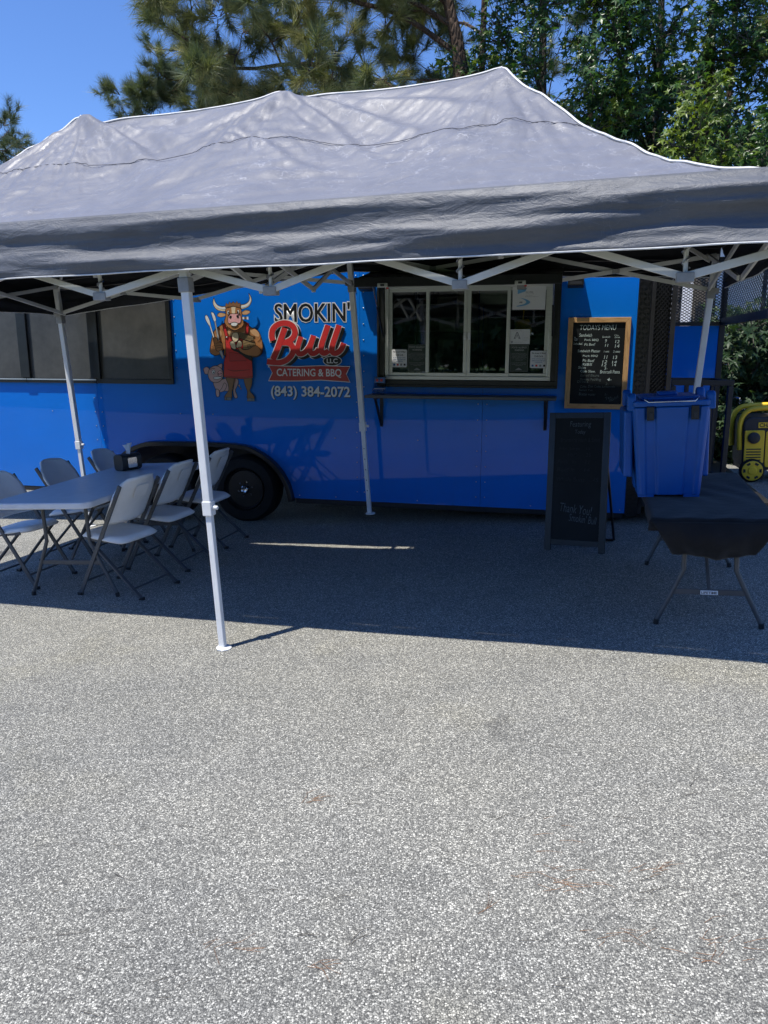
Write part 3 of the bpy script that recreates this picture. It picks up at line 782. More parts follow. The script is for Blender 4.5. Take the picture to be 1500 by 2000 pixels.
for (u, s_) in ((0.967, s2), (1.005, s3)):
    dbox('pull_tab', M['paper'], s_, u - 0.012, u + 0.012, -0.012, -0.0015, 1.66, 1.72, 0.002)
# awning flap propped open over the window
aw = empty('awning_flap'); aw.parent = trailer
e0 = (-0.004, 2.235); e1 = (-0.74, 2.092)
def awpt(t, n): # along depth, thickness
    return (e0[0] + (e1[0]-e0[0]) * t, e0[1] + (e1[1]-e0[1]) * t + n)
m_ = MB()
prof = [awpt(0, 0), awpt(1, 0), awpt(1, 0.045), awpt(0, 0.045)]
m_.add([(0.165, y, z) for y, z in prof] + [(1.80, y, z) for y, z in prof], [(0,1,2,3),(4,7,6,5),(0,4,5,1),(1,5,6,2),(2,6,7,3),(3,7,4,0)])
m_.build('flap_panel', M['black_paint'], aw, bevel=0.004)
m_ = MB()
m_.box(0.160, 1.805, e1[0] - 0.022, e1[0] - 0.001, e1[1] - 0.024, e1[1] + 0.052)
m_.build('flap_lip', M['black_paint'], aw, bevel=0.004)
for u in (0.40, 1.49):
    lt = MB().box(u - 0.042, u + 0.042, e1[0] - 0.040, e1[0] - 0.0225, e1[1] - 0.030, e1[1] + 0.004).build('flap_latch', M['alu'], aw, bevel=0.004)
    MB().box(u - 0.016, u + 0.016, e1[0] - 0.046, e1[0] - 0.0405, e1[1] - 0.020, e1[1] - 0.004).build('latch_paddle', M['black_plastic'], lt, bevel=0.002)
    MB().box(u + 0.032, u + 0.050, e1[0] - 0.038, e1[0] - 0.026, e1[1] - 0.042, e1[1] - 0.0305).build('latch_tag', M['d_red'], lt)
for u in (0.232, 1.732):
    p = Vector((u, -0.040, 1.69)); q = Vector((u, -0.46, 2.135)); mpt = p + (q - p) * 0.55
    st = MB().tube([p, mpt], 0.0105, 8).build('gas_strut', M['black_plastic'], aw, 50)
    MB().tube([mpt, q], 0.005, 8).build('strut_rod', M['chrome'], st, 50)
# folding counter shelf
sh = empty('counter_shelf'); sh.parent = trailer
dbox('shelf_board', M['dark_steel'], sh, 0.115, 1.790, -0.285, -0.004, 1.150, 1.176, 0.004)
for u in (0.205, 1.700):
    MB().bar((u, -0.008, 1.149), (u, -0.008, 0.87), 0.03, 0.006).build('shelf_bracket', M['black_steel'], sh)
    MB().bar((u, -0.25, 1.145), (u, -0.012, 0.885), 0.022, 0.010).build('shelf_brace', M['black_steel'], sh)
    MB().bar((u, -0.27, 1.143), (u, -0.02, 1.143), 0.024, 0.010).build('shelf_arm', M['black_steel'], sh)
# flood lamps either side of the window
for uc in (0.075, 1.905):
    lp = empty('flood_lamp'); lp.parent = trailer
    MB().prism([(-0.10, 0.04), (-0.004, 0.055), (-0.004, -0.03), (-0.085, -0.012)], lambda a, b, d: (uc + d, a, 2.115 + b), -0.066, 0.066).build('lamp_housing', M['black_plastic'], lp, bevel=0.004)
    MB().box(uc - 0.05, uc + 0.05, -0.0985, -0.094, 2.112, 2.136).build('lamp_lens', M['gen_grey'], lp)
    for k in range(9):
        MB().box(uc - 0.058 + k * 0.0142, uc - 0.053 + k * 0.0142, -0.09, -0.01, 2.158, 2.182).build('cooling_fin', M['alu'], lp)

# interior seen through the glass
rk = empty('shelf_rack'); tag(rk, 'steel rack of trays seen inside behind the left window panes', 'rack')
rk.location = wl(0.62, 1.35, 0.42); rk.rotation_euler = (0, 0, -YW)
for sx in (-0.33, 0.33):
    for sy in (-0.2, 0.2):
        MB().tube([(sx, sy, 0), (sx, sy, 1.75)], 0.012, 8).build('rack_post', M['chrome'], rk)
for k in range(6):
    z = 0.25 + k * 0.27
    MB().box(-0.34, 0.34, -0.21, 0.21, z, z + 0.015).build('rack_shelf', M['grey_int'], rk)
    for j in range(3):
        x = -0.22 + j * 0.21 + rnd.uniform(-0.02, 0.02); h = rnd.uniform(0.07, 0.19)
        MB().box(x - 0.085, x + 0.085, -0.17, 0.12, z + 0.016, z + 0.016 + h).build('tray', rnd.choice([M['carton'], M['paper'], M['grey_int'], M['gen_grey']]), rk, bevel=0.004)
ct = tag(dbox('prep_counter', M['grey_int'], None, -0.55, 1.05, -0.28, 0.28, 0, 0.86, 0.006), 'steel prep counter inside the trailer behind the serving window', 'counter')
ct.location = wl(0.9, 0.42, 0.42); ct.rotation_euler = (0, 0, -YW)
fr = empty('upright_fridge'); tag(fr, 'dark upright fridge inside behind the right window panes', 'fridge')
fr.location = wl(1.35, 1.85, 0.42); fr.rotation_euler = (0, 0, -YW)
MB().box(-0.35, 0.35, -0.32, 0.32, 0, 1.55).build('cabinet', M['gen_grey'], fr, bevel=0.01)
MB().box(-0.33, 0.33, -0.345, -0.322, 0.05, 1.50).build('door', M['black_paint'], fr, bevel=0.006)
MB().tube([(0.27, -0.36, 0.7), (0.27, -0.36, 1.1)], 0.012, 8).build('handle', M['chrome'], fr)
hd = tag(dbox('vent_hood', M['alu'], None, -0.6, 0.6, -0.3, 0.3, 0, 0.3, 0.01), 'steel vent hood under the ceiling inside the trailer', 'hood')
hd.location = wl(1.25, 1.75, 2.03); hd.rotation_euler = (0, 0, -YW)
cp = empty('straw_cup'); tag(cp, 'clear cup of straws standing behind the second window pane', 'cup')
cp.location = wl(0.70, 0.20, 1.28)
MB().lathe([(0.035, 0), (0.045, 0.12), (0.042, 0.12), (0.033, 0.006)], 16).build('cup_body', M['acrylic'], cp, 40)
for k in range(9):
    a = rnd.uniform(0, 6.28); MB().tube([(0.012 * math.cos(a), 0.012 * math.sin(a), 0.008), (0.035 * math.cos(a), 0.035 * math.sin(a), rnd.uniform(0.2, 0.26))], 0.004, 6).build('straw', M['paper'], cp)
gb = empty('yellow_bag'); tag(gb, 'crumpled yellow bag hanging inside the right window pane', 'bag')
gb.location = wl(1.46, 0.22, 1.74); gb.rotation_euler = (0, 0, -YW)
m_ = MB()
prof = []
for k in range(9):
    t_ = k / 8; r_ = 0.075 * (0.35 + 0.65 * math.sin(math.pi * (0.15 + 0.7 * t_))) * (1 + 0.12 * math.sin(k * 2.1)); prof.append((r_, -0.09 + 0.19 * t_))
m_.lathe(prof, 18)
m_.v = [(x * (1 + 0.13 * math.sin(7 * math.atan2(y, x) + z * 40)), y * 0.5, z) for x, y, z in m_.v]
m_.build('bag_body', M['yellow'], gb, 60)
MB().tube([(0, 0, 0.1), (0.004, 0, 0.19)], 0.006, 6).build('bag_neck', M['yellow'], gb)

# ---- black porch cage at the right end
po = empty('porch'); po.parent = trailer
UE = 3.52; DF = 2.34
lugs = []
dbox('tread_plate', M['tread'], po, 2.423, 2.525, -0.004, 0.10, ZB - 0.02, ZT, 0.003)
k = 0
for r_ in range(64):
    z = 0.16 + r_ * 0.04
    for c_ in range(3):
        u = 2.440 + c_ * 0.034; s_ = 1 if (r_ + c_) % 2 else -1
        lugs.append(((u - 0.012, -0.0055, z - 0.010 * s_), (u + 0.012, -0.0055, z + 0.010 * s_)))
m_ = MB()
for p, q in lugs: m_.bar(p, q, 0.003, 0.006, (0, 1, 0))
tag(m_.build('tread_lugs', M['tread_lug'], po), kind='stuff')
def lattice(name, org, du, dz, nu, nz, w, h, parent, mat, r=0.0035):
    """expanded metal: a diamond grid of thin strands, w x h the panel, nu x nz diamonds"""
    m_ = MB(); org = Vector(org); du = Vector(du); dz = Vector(dz)
    cw, ch = w / nu, h / nz
    nrm = du.cross(dz).normalized()
    for i in range(nu):
        for j in range(nz):
            for (a0, b0, a1, b1) in ((0, .5, .5, 1), (.5, 1, 1, .5), (0, .5, .5, 0), (.5, 0, 1, .5)):
                p = org + du * ((i + a0) * cw) + dz * ((j + b0) * ch); q = org + du * ((i + a1) * cw) + dz * ((j + b1) * ch)
                t_ = (q - p).normalized(); s_ = t_.cross(nrm) * r; n_ = nrm * r
                m_.add([p + s_, p - s_ + n_, p - s_ - n_, q + s_, q - s_ + n_, q - s_ - n_], [(0, 1, 4, 3), (1, 2, 5, 4), (2, 0, 3, 5)])
    return tag(m_.build(name, mat, parent), kind='stuff')
X_, Y_, Z_ = (1, 0, 0), (0, 1, 0), (0, 0, 1)
# near side: tread strip, narrow mesh leaf, post at the outer corner
dbox('mesh_backing', M['black_steel'], po, 2.527, 2.560, 0.0, 0.05, ZB, 2.45)
lattice('expanded_mesh', (2.56, 0.02, 0.45), X_, Z_, 4, 52, 0.13, 2.0, po, M['black_steel'], 0.0045)
dbox('mesh_shade_sheet', M['black_steel'], po, 2.56, 2.69, 0.05, 0.058, 0.45, 2.45)
dbox('porch_post', M['black_steel'], po, 2.692, 2.730, 0.0, 0.06, 0.30, 2.45, 0.003)
dbox('porch_post', M['black_steel'], po, UE + 0.10, UE + 0.16, 0.0, 0.06, 0.22, ZT, 0.003)
dbox('porch_post', M['black_steel'], po, UE - 0.06, UE, DF, DF + 0.06, 0.30, ZT, 0.003)
dbox('porch_beam', M['black_steel'], po, 2.53, UE + 0.10, 0.0, 0.06, ZT - 0.10, ZT - 0.002)
dbox('porch_deck', M['black_steel'], po, 2.425, UE + 0.098, 0.0, DF + 0.06, 0.22, 0.298)
# far side: blue half wall, rail and mesh
dbox('half_wall', M['blue'], po, 2.43, UE - 0.062, DF + 0.01, DF + 0.045, 0.30, 1.825)
dbox('porch_rail', M['black_steel'], po, 2.43, UE - 0.062, DF - 0.01, DF + 0.05, 1.827, 1.868, 0.003)
lattice('expanded_mesh', (2.62, DF + 0.02, 1.868), X_, Z_, 17, 20, 0.84, 0.62, po, M['black_steel'])
dbox('porch_beam', M['black_steel'], po, 2.43, UE - 0.062, DF, DF + 0.05, 2.49, 2.55)
dbox('porch_jamb', M['black_steel'], po, 2.62, 2.67, DF - 0.012, DF + 0.008, 1.87, 2.49)
# end: rail with mesh above, open below
dbox('porch_rail', M['black_steel'], po, UE - 0.055, UE - 0.005, 0.062, DF - 0.002, 1.83, 1.905, 0.003)
lattice('expanded_mesh', (UE - 0.03, 0.062, 1.905), Y_, Z_, 26, 16, DF - 0.064, 0.70, po, M['black_steel'], 0.003)
dbox('porch_beam', M['black_steel'], po, UE - 0.055, UE - 0.005, 0.062, DF - 0.002, 2.606, 2.66)

# ------------------------------------------------------------------ flat vinyl lettering and drawing on the wall
LAYER = 0.0005
class Decal:
    def __init__(self, name, parent, fmap):
        self.o = empty(name); self.o.parent = parent; self.map = fmap; self.n = 0
    def lay(self):
        self.n += 1; return -0.0012 - LAYER * self.n
    def poly(self, name, pts, mat, smooth=True, closed=True, line=0, n=5):
        P = spline(pts, n, True) if smooth else [Vector((*p, 0)) for p in pts]
        d = self.lay()
        MB().face([self.map(p.x, p.y, d) for p in P]).build(name, M[mat], self.o)
        if line: self.stroke(name + '_outline', [(p.x, p.y) for p in P], line, 'd_black', True, 1)
    def stroke(self, name, pts, w, mat, closed=False, n=5, taper=False):
        P = [Vector((*p, 0)) for p in pts] if n == 1 else spline(pts, n, closed)
        m = len(P); d = self.lay(); L = []; Rr = []
        for i, p in enumerate(P):
            a = P[(i - 1) % m] if closed or i > 0 else p; b = P[(i + 1) % m] if closed or i < m - 1 else p
            t = (b - a)
            t = t.normalized() if t.length > 1e-6 else Vector((1, 0, 0))
            nn = Vector((-t.y, t.x, 0)); ww = w / 2
            if taper: ww *= 0.35 + 0.65 * math.sin(math.pi * min(max((i + 0.6) / m, 0), 1))
            L.append(p + nn * ww); Rr.append(p - nn * ww)
        vs = [self.map(p.x, p.y, d) for p in L] + [self.map(p.x, p.y, d) for p in Rr]
        fs = [(i, (i + 1) % m, (i + 1) % m + m, i + m) for i in range(m if closed else m - 1)]
        MB().add(vs, fs).build(name, M[mat], self.o)
    def ell(self, name, cx, cy, rx, ry, mat, rot=0, line=0):
        c, s = math.cos(rot), math.sin(rot)
        pts = [(cx + rx*math.cos(a)*c - ry*math.sin(a)*s, cy + rx*math.cos(a)*s + ry*math.sin(a)*c) for a in [2*math.pi*k/20 for k in range(20)]]
        self.poly(name, pts, mat, False, line=line)
def bil(c00, c10, c01, c11, w, h):
    def f(x, y, d):
        s, t = x / w, y / h
        u = (c00[0]*(1-s) + c10[0]*s)*(1-t) + (c01[0]*(1-s) + c11[0]*s)*t
        z = (c00[1]*(1-s) + c10[1]*s)*(1-t) + (c01[1]*(1-s) + c11[1]*s)*t
        return (u, d, z)
    return f
z7 = bil((-1.5931,2.1524), (-0.8221,2.1391), (-1.6571,0.9985), (-0.8584,1.0131), 1250, 2000)
z5 = bil((-1.6458,2.1533), (0.1035,2.1232), (-1.7175,0.8975), (0.0985,0.9362), 1500, 1114)

def text_mesh(s, offset=0.0, shear=0.0):
    cu = bpy.data.curves.new('lettering', 'FONT'); cu.body = s; cu.size = 1.0; cu.offset = offset; cu.shear = shear
    cu.resolution_u = 3
    ob = bpy.data.objects.new('lettering', cu); COL.objects.link(ob)
    bpy.context.view_layer.update()
    me = bpy.data.meshes.new_from_object(ob)
    bpy.data.objects.remove(ob); bpy.data.curves.remove(cu)
    return me
def lettering(s, mat, parent, box, d, offset=0.0, shear=0.0, rot=0.0, name='lettering', ref=None, keep=False):
    """text stretched to fill box = (u0, u1, z0, z1) in the parent's x-z plane at depth d"""
    me = text_mesh(s, offset, shear)
    n = len(me.vertices); co = np.zeros(n * 3, np.float32); me.vertices.foreach_get('co', co); co = co.reshape(-1, 3)
    if ref is None: lo, hi = co.min(0), co.max(0)
    else: lo, hi = ref
    u0, u1, z0, z1 = box
    sz = (z1 - z0) / max(hi[1] - lo[1], 1e-6); su = (u1 - u0) / max(hi[0] - lo[0], 1e-6)
    if keep: su = min(su, sz)
    X = u0 + (co[:, 0] - lo[0]) * su; Z = z0 + (co[:, 1] - lo[1]) * sz
    if rot:
        cx, cz = (u0 + u1) / 2, (z0 + z1) / 2; c, s_ = math.cos(rot), math.sin(rot)
        X, Z = cx + (X - cx) * c - (Z - cz) * s_, cz + (X - cx) * s_ + (Z - cz) * c
    out = np.stack([X, np.full(n, d, np.float32), Z], 1).astype(np.float32)
    me.vertices.foreach_set('co', out.ravel()); me.update()
    me.materials.clear(); me.materials.append(M[mat])
    for p in me.polygons: p.material_index = 0
    return link(name, me, parent), (lo, hi)

D = Decal('trailer_lettering', trailer, z5)
bx = (-0.835, -0.085, 1.815, 2.005)
_, rf = lettering("SMOKIN'", 'd_white', D.o, bx, -0.0022, 0.052)
co_lo, co_hi = rf
for k_, du_ in enumerate((-0.0035, 0.0, 0.0035)):
    lettering("SMOKIN'", 'd_black', D.o, (bx[0] + 0.012 + du_, bx[1] - 0.012 + du_, bx[2] + 0.009, bx[3] - 0.009), -0.0028 - 0.0002 * k_, 0.0)
D.n = 4
strokes = [
    ([(700,440),(690,400),(700,345),(745,305),(810,295),(865,320),(885,370),(865,420),(815,452),(770,458)], 44),
    ([(770,458),(835,462),(868,500),(862,555),(815,605),(750,628),(690,622),(650,618)], 44),
    ([(800,335),(770,420),(735,520),(700,600)], 46),
    ([(935,408),(912,480),(905,525),(925,553),(965,540),(1005,490),(1030,430),(1040,398)], 40),
    ([(1040,402),(1015,480),(1010,525),(1030,550),(1062,540),(1085,510)], 40),
    ([(1160,312),(1130,400),(1105,480),(1105,530),(1130,548),(1165,525)], 42),
    ([(1250,312),(1220,400),(1195,480),(1192,530),(1220,548),(1262,520),(1288,462)], 42)]
for off, extra, mat in (((9, 9), 34, 'd_white'), ((20, 18), 16, 'd_black'), ((0, 0), 16, 'd_white'), ((0, 0), 3, 'd_red')):
    for pts, w in strokes:
        D.stroke('script_lettering', [(x + off[0], y + off[1]) for x, y in pts], w + extra, mat, False, 6)
D.ell('oval_badge', 1195, 612, 78, 44, 'd_white'); D.ell('oval_badge', 1195, 612, 72, 38, 'd_black')
p0 = z5(1150, 632, 0); p1 = z5(1238, 592, 0)
lettering('LLC', 'd_white', D.o, (p0[0], p1[0], p0[2], p1[2]), D.lay() - 0.0003, 0.02)
rib = [(668,652),(900,662),(1100,655),(1336,662),(1306,722),(1336,790),(1100,772),(900,780),(668,778),(700,715)]
D.poly('banner', [(a + (-6 if a < 1000 else 6), b + (-6 if b < 720 else 6)) for a, b in rib], 'd_white', False)
D.poly('banner', rib, 'd_darkred', False)
q0 = z5(735, 752, 0); q1 = z5(1270, 680, 0)
lettering('CATERING & BBQ', 'd_white', D.o, (q0[0], q1[0], q0[2], q1[2]), D.lay() - 0.0003, 0.018)
q0 = z5(682, 940, 0); q1 = z5(1336, 832, 0)
lettering('(843) 384-2072', 'd_black', D.o, (q0[0] + 0.006, q1[0] + 0.008, q0[2] - 0.006, q1[2] - 0.004), -0.0022, 0.03)
lettering('(843) 384-2072', 'd_white', D.o, (q0[0], q1[0], q0[2], q1[2]), -0.0030, 0.022)

# the drawn figures of the emblem
B = Decal('trailer_emblem', trailer, z7)
O = 9
B.poly('pig_tail', [(670,1600),(690,1590),(700,1630),(720,1650),(715,1675),(700,1650)], 'd_pig', line=5)
B.poly('pig_haunch', [(600,1500),(650,1485),(672,1550),(640,1640),(622,1690),(655,1800),(605,1805),(580,1690),(570,1600)], 'd_pig', line=O)
B.poly('pig_body', [(265,1540),(400,1500),(520,1480),(590,1560),(570,1690),(430,1695),(345,1700),(285,1640)], 'd_pig', line=O)
B.poly('pig_leg', [(310,1660),(355,1690),(355,1780),(315,1790),(300,1720)], 'd_pig', line=O)
B.poly('pig_leg', [(440,1560),(480,1600),(450,1680),(400,1710),(360,1700),(400,1650)], 'd_pig', line=7)
B.poly('pig_ear', [(100,1320),(150,1292),(195,1330),(190,1400),(130,1412),(105,1370)], 'd_pig', line=O)
B.poly('pig_ear', [(320,1280),(405,1240),(395,1345),(350,1330)], 'd_pig', line=O)
B.ell('pig_head', 300, 1415, 128, 142, 'd_pig', line=O)
B.ell('pig_snout', 375, 1402, 42, 48, 'd_pink', 0.1, 6)
B.ell('pig_nostril', 355, 1410, 9, 17, 'd_black'); B.ell('pig_nostril', 392, 1403, 9, 17, 'd_black')
B.ell('pig_eye', 268, 1378, 26, 34, 'd_white', line=5); B.ell('pig_pupil', 272, 1385, 11, 16, 'd_black')
B.stroke('pig_brow', [(215,1340),(250,1315),(290,1320)], 7, 'd_black')
B.poly('pig_mouth', [(265,1470),(320,1455),(410,1460),(350,1495),(290,1495)], 'd_white', line=6)
B.poly('bull_leg', [(480,1470),(612,1470),(598,1590),(575,1690),(575,1790),(560,1812),(455,1808),(470,1755),(520,1680),(508,1570)], 'd_brown2', line=O)
B.poly('bull_leg', [(775,1470),(895,1470),(898,1590),(868,1690),(925,1765),(940,1815),(828,1818),(825,1700),(788,1590)], 'd_brown2', line=O)
for x0, x1, y0 in ((455,485,1800),(492,562,1800),(828,900,1815),(906,942,1815)):
    B.poly('hoof', [(x0,y0),(x1,y0),(x1+4,y0+48),(x0-2,y0+50)], 'd_hoof', False, line=6)
B.poly('bull_torso', [(480,565),(350,640),(275,715),(245,830),(222,950),(218,1050),(290,1100),(380,1080),(450,1000),(478,1120),(900,1130),(1000,1120),(1068,1060),(1078,930),(1050,800),(1000,700),(880,640),(800,555),(640,530)], 'd_brown', line=11)
B.poly('shoulder_light', [(870,690),(950,670),(1020,740),(1010,800),(930,770)], 'd_tan')
B.poly('shoulder_light', [(320,720),(380,690),(410,760),(370,830),(320,800)], 'd_tan')
B.poly('chest_light', [(500,690),(600,720),(760,720),(800,690),(790,760),(560,780)], 'd_tan')
B.stroke('arm_line', [(1000,880),(1040,840),(1050,800)], 8, 'd_black'); B.stroke('arm_line', [(245,960),(300,940),(330,950)], 8, 'd_black')
B.poly('apron', [(468,795),(590,790),(830,800),(835,1000),(905,1120),(922,1470),(760,1492),(600,1478),(446,1462),(450,1200),(480,1080)], 'd_red', False, line=O)
B.poly('apron_pocket', [(540,1050),(810,1090),(815,1190),(545,1195)], 'd_darkred', False, line=5)
B.stroke('apron_crease', [(510,1330),(600,1358),(720,1352),(870,1338)], 9, 'd_black', taper=True)
B.stroke('apron_hem', [(448,1440),(600,1455),(760,1468),(918,1448)], 6, 'd_black')
B.poly('arm_shadow', [(560,965),(690,1010),(800,1085),(910,1120),(908,1190),(820,1150),(690,1060),(600,1020)], 'd_black')
B.poly('apron_strap', [(425,598),(470,585),(522,800),(478,818)], 'd_red', False, line=7)
B.poly('apron_strap', [(818,565),(862,582),(850,752),(800,742)], 'd_red', False, line=7)
B.ell('strap_button', 495, 800, 14, 14, 'd_white', line=4)
B.poly('log', [(685,718),(800,750),(930,790),(942,850),(880,868),(710,820)], 'd_log', False, line=8)
B.poly('log', [(760,845),(880,880),(965,900),(962,960),(850,1005),(765,1000)], 'd_log', False, line=8)
for k in range(5): B.stroke('log_grain', [(715,745+k*15),(810,768+k*15),(925,798+k*13)], 4, 'd_black')
for k in range(4): B.stroke('log_grain', [(775,880+k*28),(860,895+k*25),(950,915+k*14)], 4, 'd_black')
B.poly('log_end', [(600,745),(675,728),(702,795),(682,860),(630,885),(592,825)], 'd_cream', line=8)
B.poly('log_end', [(556,890),(615,868),(650,940),(650,1000),(585,978)], 'd_cream', line=8)
B.poly('log_end', [(660,955),(698,862),(748,880),(752,950),(700,985)], 'd_cream', line=8)
B.poly('bull_forearm', [(690,978),(730,965),(770,1005),(860,1002),(940,950),(1000,950),(1066,1040),(1000,1112),(850,1100),(735,1045)], 'd_brown', line=9)
B.stroke('finger_line', [(860,1000),(850,930),(880,920),(890,960),(925,940)], 6, 'd_black')
B.poly('tongs_blade', [(150,462),(180,450),(215,505),(243,605),(222,625),(160,525)], 'd_white', line=8)
B.poly('tongs_arm', [(222,615),(243,610),(305,800),(285,815)], 'd_white', False, line=6)
B.poly('tongs_blade', [(250,402),(290,410),(325,480),(330,545),(300,548),(262,450)], 'd_white', line=8)
B.poly('tongs_arm', [(303,545),(326,542),(392,850),(362,860)], 'd_grey', False, line=6)
B.poly('tongs_tail', [(375,1020),(430,1015),(462,1120),(450,1170),(425,1130)], 'd_grey', False, line=7)
B.poly('bull_hand', [(285,825),(335,808),(372,860),(438,905),(432,1000),(355,1030),(315,950),(300,890)], 'd_brown', line=9)
for yy in (905, 950, 985): B.stroke('finger_line', [(335,yy),(385,yy-12),(425,yy-8)], 6, 'd_black')
B.poly('bull_horn', [(505,312),(430,310),(362,285),(322,235),(302,175),(285,235),(300,300),(350,360),(430,386),(505,380)], 'd_cream', line=O)
B.poly('horn_light', [(495,322),(430,322),(365,300),(318,245),(310,270),(360,330),(430,352),(495,350)], 'd_white')
B.poly('bull_horn', [(735,285),(800,275),(860,240),(885,180),(872,98),(910,165),(916,230),(880,300),(820,336),(738,352)], 'd_cream', line=O)
B.poly('horn_light', [(745,300),(805,290),(868,250),(896,190),(902,230),(870,285),(815,318),(745,330)], 'd_white')
B.poly('bull_ear', [(360,445),(400,408),(480,420),(500,455),(430,482),(380,472)], 'd_tan', line=8)
B.poly('bull_ear', [(762,405),(820,368),(892,383),(890,412),(840,442),(778,440)], 'd_tan', line=8)
B.poly('bull_head', [(500,345),(560,305),(690,300),(745,345),(762,420),(765,510),(800,560),(765,640),(650,695),(540,645),(478,560),(500,470)], 'd_brown', line=O)
B.poly('forehead_blaze', [(590,318),(662,318),(652,425),(602,425)], 'd_cream', False)
B.poly('hair_tuft', [(488,330),(508,252),(540,280),(560,232),(590,262),(625,230),(655,260),(685,225),(705,262),(738,250),(742,330),(620,305)], 'd_brown2', False, line=6)
B.poly('bull_muzzle', [(560,440),(640,425),(728,438),(752,530),(722,582),(640,560),(560,582),(535,535)], 'd_pink', line=7)
B.ell('nostril', 580, 480, 20, 25, 'd_black', 0.5); B.ell('nostril', 697, 472, 18, 27, 'd_black', -0.5)
B.poly('bull_mouth', [(585,585),(640,562),(700,582),(672,622),(610,622)], 'd_white', line=7)
B.ell('bull_eye', 545, 405, 17, 34, 'd_white', line=5); B.ell('bull_pupil', 552, 412, 9, 18, 'd_black')
B.ell('bull_eye', 707, 395, 17, 34, 'd_white', line=5); B.ell('bull_pupil', 702, 402, 9, 18, 'd_black')
B.poly('cigar', [(765,480),(860,478),(865,515),(770,515)], 'd_brown2', False, line=6)
B.poly('cigar_ash', [(845,476),(872,474),(876,518),(848,518)], 'd_white', False)
B.poly('cigar_band', [(780,479),(808,478),(808,516),(782,516)], 'd_white', False)
B.stroke('neck_line', [(560,650),(650,705),(745,650)], 9, 'd_black', taper=True)

# ------------------------------------------------------------------ papers and small things on the window
def wobj(name, u, d, z):
    o = empty(name); o.location = wl(u, d, z); o.rotation_euler = (0, 0, -YW); return o
def px(x, y):      # window sheet coordinates: enlarged picture of the right pane -> wall (u, z)
    # pane corners (u 1.32..1.73, z 1.338..2.108) read off the sheet edges
    t = (y - 130) / (1745 - 130); l = 345 - 120 * t; r_ = 1150 - 90 * t
    return 1.326 + (x - l) / (r_ - l) * (1.726 - 1.326), 2.125 - t * (2.125 - 1.372)
def sheet(name, x0, x1, y0, y1, mat, label, cat, dd=0.018, rad=0.004):
    (ua, za), (ub, zb) = px(x0, y1), px(x1, y0)
    o = wobj(name, ua, dd, za); tag(o, label, cat)
    w, h = ub - ua, zb - za
    MB().prism(rrect(w, h, rad, 3, w/2, h/2), lambda a, b, d: (a, d, b), -0.0008, 0.0008).build('sheet', M[mat], o)
    return o, w, h
def lines(o, items, d=-0.0014):
    for s, mat, u0, u1, z0, z1, off in items:
        lettering(s, mat, o, (u0, u1, z0, z1), d, off)
def allergy(o, w, h):
    b = 0.003
    m_ = MB()
    for (a0, a1, c0, c1) in ((b, w-b, b, b+0.0012), (b, w-b, h-b-0.0012, h-b), (b, b+0.0012, b, h-b), (w-b-0.0012, w-b, b, h-b)):
        m_.face([(a0, -0.0013, c0), (a1, -0.0013, c0), (a1, -0.0013, c1), (a0, -0.0013, c1)])
    m_.build('border', M['d_grey'], o)
    lines(o, [('FOOD ALLERGY', 'd_grey', 0.08*w, 0.92*w, 0.875*h, 0.94*h, 0.01), ('WARNING', 'd_grey', 0.24*w, 0.76*w, 0.775*h, 0.84*h, 0.01),
              ('PLEASE INFORM OUR STAFF OF', 'd_grey2', 0.1*w, 0.9*w, 0.665*h, 0.70*h, 0), ('ANY FOOD ALLERGIES BEFORE', 'd_grey2', 0.06*w, 0.94*w, 0.615*h, 0.65*h, 0),
              ('ORDERING. OUR FOOD MAY', 'd_grey2', 0.1*w, 0.9*w, 0.565*h, 0.60*h, 0), ('CONTAIN NUTS, DAIRY, EGGS', 'd_grey2', 0.06*w, 0.94*w, 0.515*h, 0.55*h, 0),
              ('SOY, WHEAT AND SHELL', 'd_grey2', 0.14*w, 0.86*w, 0.465*h, 0.50*h, 0), ('FISH PRODUCTS', 'd_grey2', 0.3*w, 0.7*w, 0.415*h, 0.45*h, 0),
              ('IF YOU HAVE ANY QUESTIONS', 'd_grey2', 0.08*w, 0.92*w, 0.315*h, 0.35*h, 0), ('PLEASE ASK YOUR SERVER', 'd_grey2', 0.12*w, 0.88*w, 0.265*h, 0.30*h, 0), ('THANK YOU', 'd_grey2', 0.3*w, 0.7*w, 0.215*h, 0.25*h, 0)])
    MB().add([(0.3*w, -0.0014, 0.06*h), (0.7*w, -0.0014, 0.06*h), (0.5*w, -0.0014, 0.15*h)], [(0, 1, 2)]).build('crest', M['d_grey2'], o)
def cards(o, w, h):
    lines(o, [('We Accept All Major', 'd_black', 0.07*w, 0.93*w, 0.80*h, 0.91*h, 0.012), ('Credit Cards', 'd_black', 0.25*w, 0.75*w, 0.64*h, 0.75*h, 0.012),
              ('A 3% surcharge will be', 'd_navy', 0.1*w, 0.9*w, 0.50*h, 0.57*h, 0.01), ('added to all credit card', 'd_navy', 0.1*w, 0.9*w, 0.40*h, 0.47*h, 0.01), ('transactions', 'd_navy', 0.28*w, 0.72*w, 0.31*h, 0.37*h, 0.01)])
    for k, mt in enumerate(('d_navy', 'd_red', 'd_grey2', 'd_black')):
        x = (0.10 + 0.23 * k) * w
        MB().face([(x, -0.0013, 0.09*h), (x + 0.12*w, -0.0013, 0.09*h), (x + 0.12*w, -0.0013, 0.2*h), (x, -0.0013, 0.2*h)]).build('card_mark', M[mt], o)
o, w, h = sheet('certificate', 412, 1012, 135, 585, 'paper', 'white certificate with blue swoosh in the upper right window pane', 'certificate', 0.0125, 0.001)
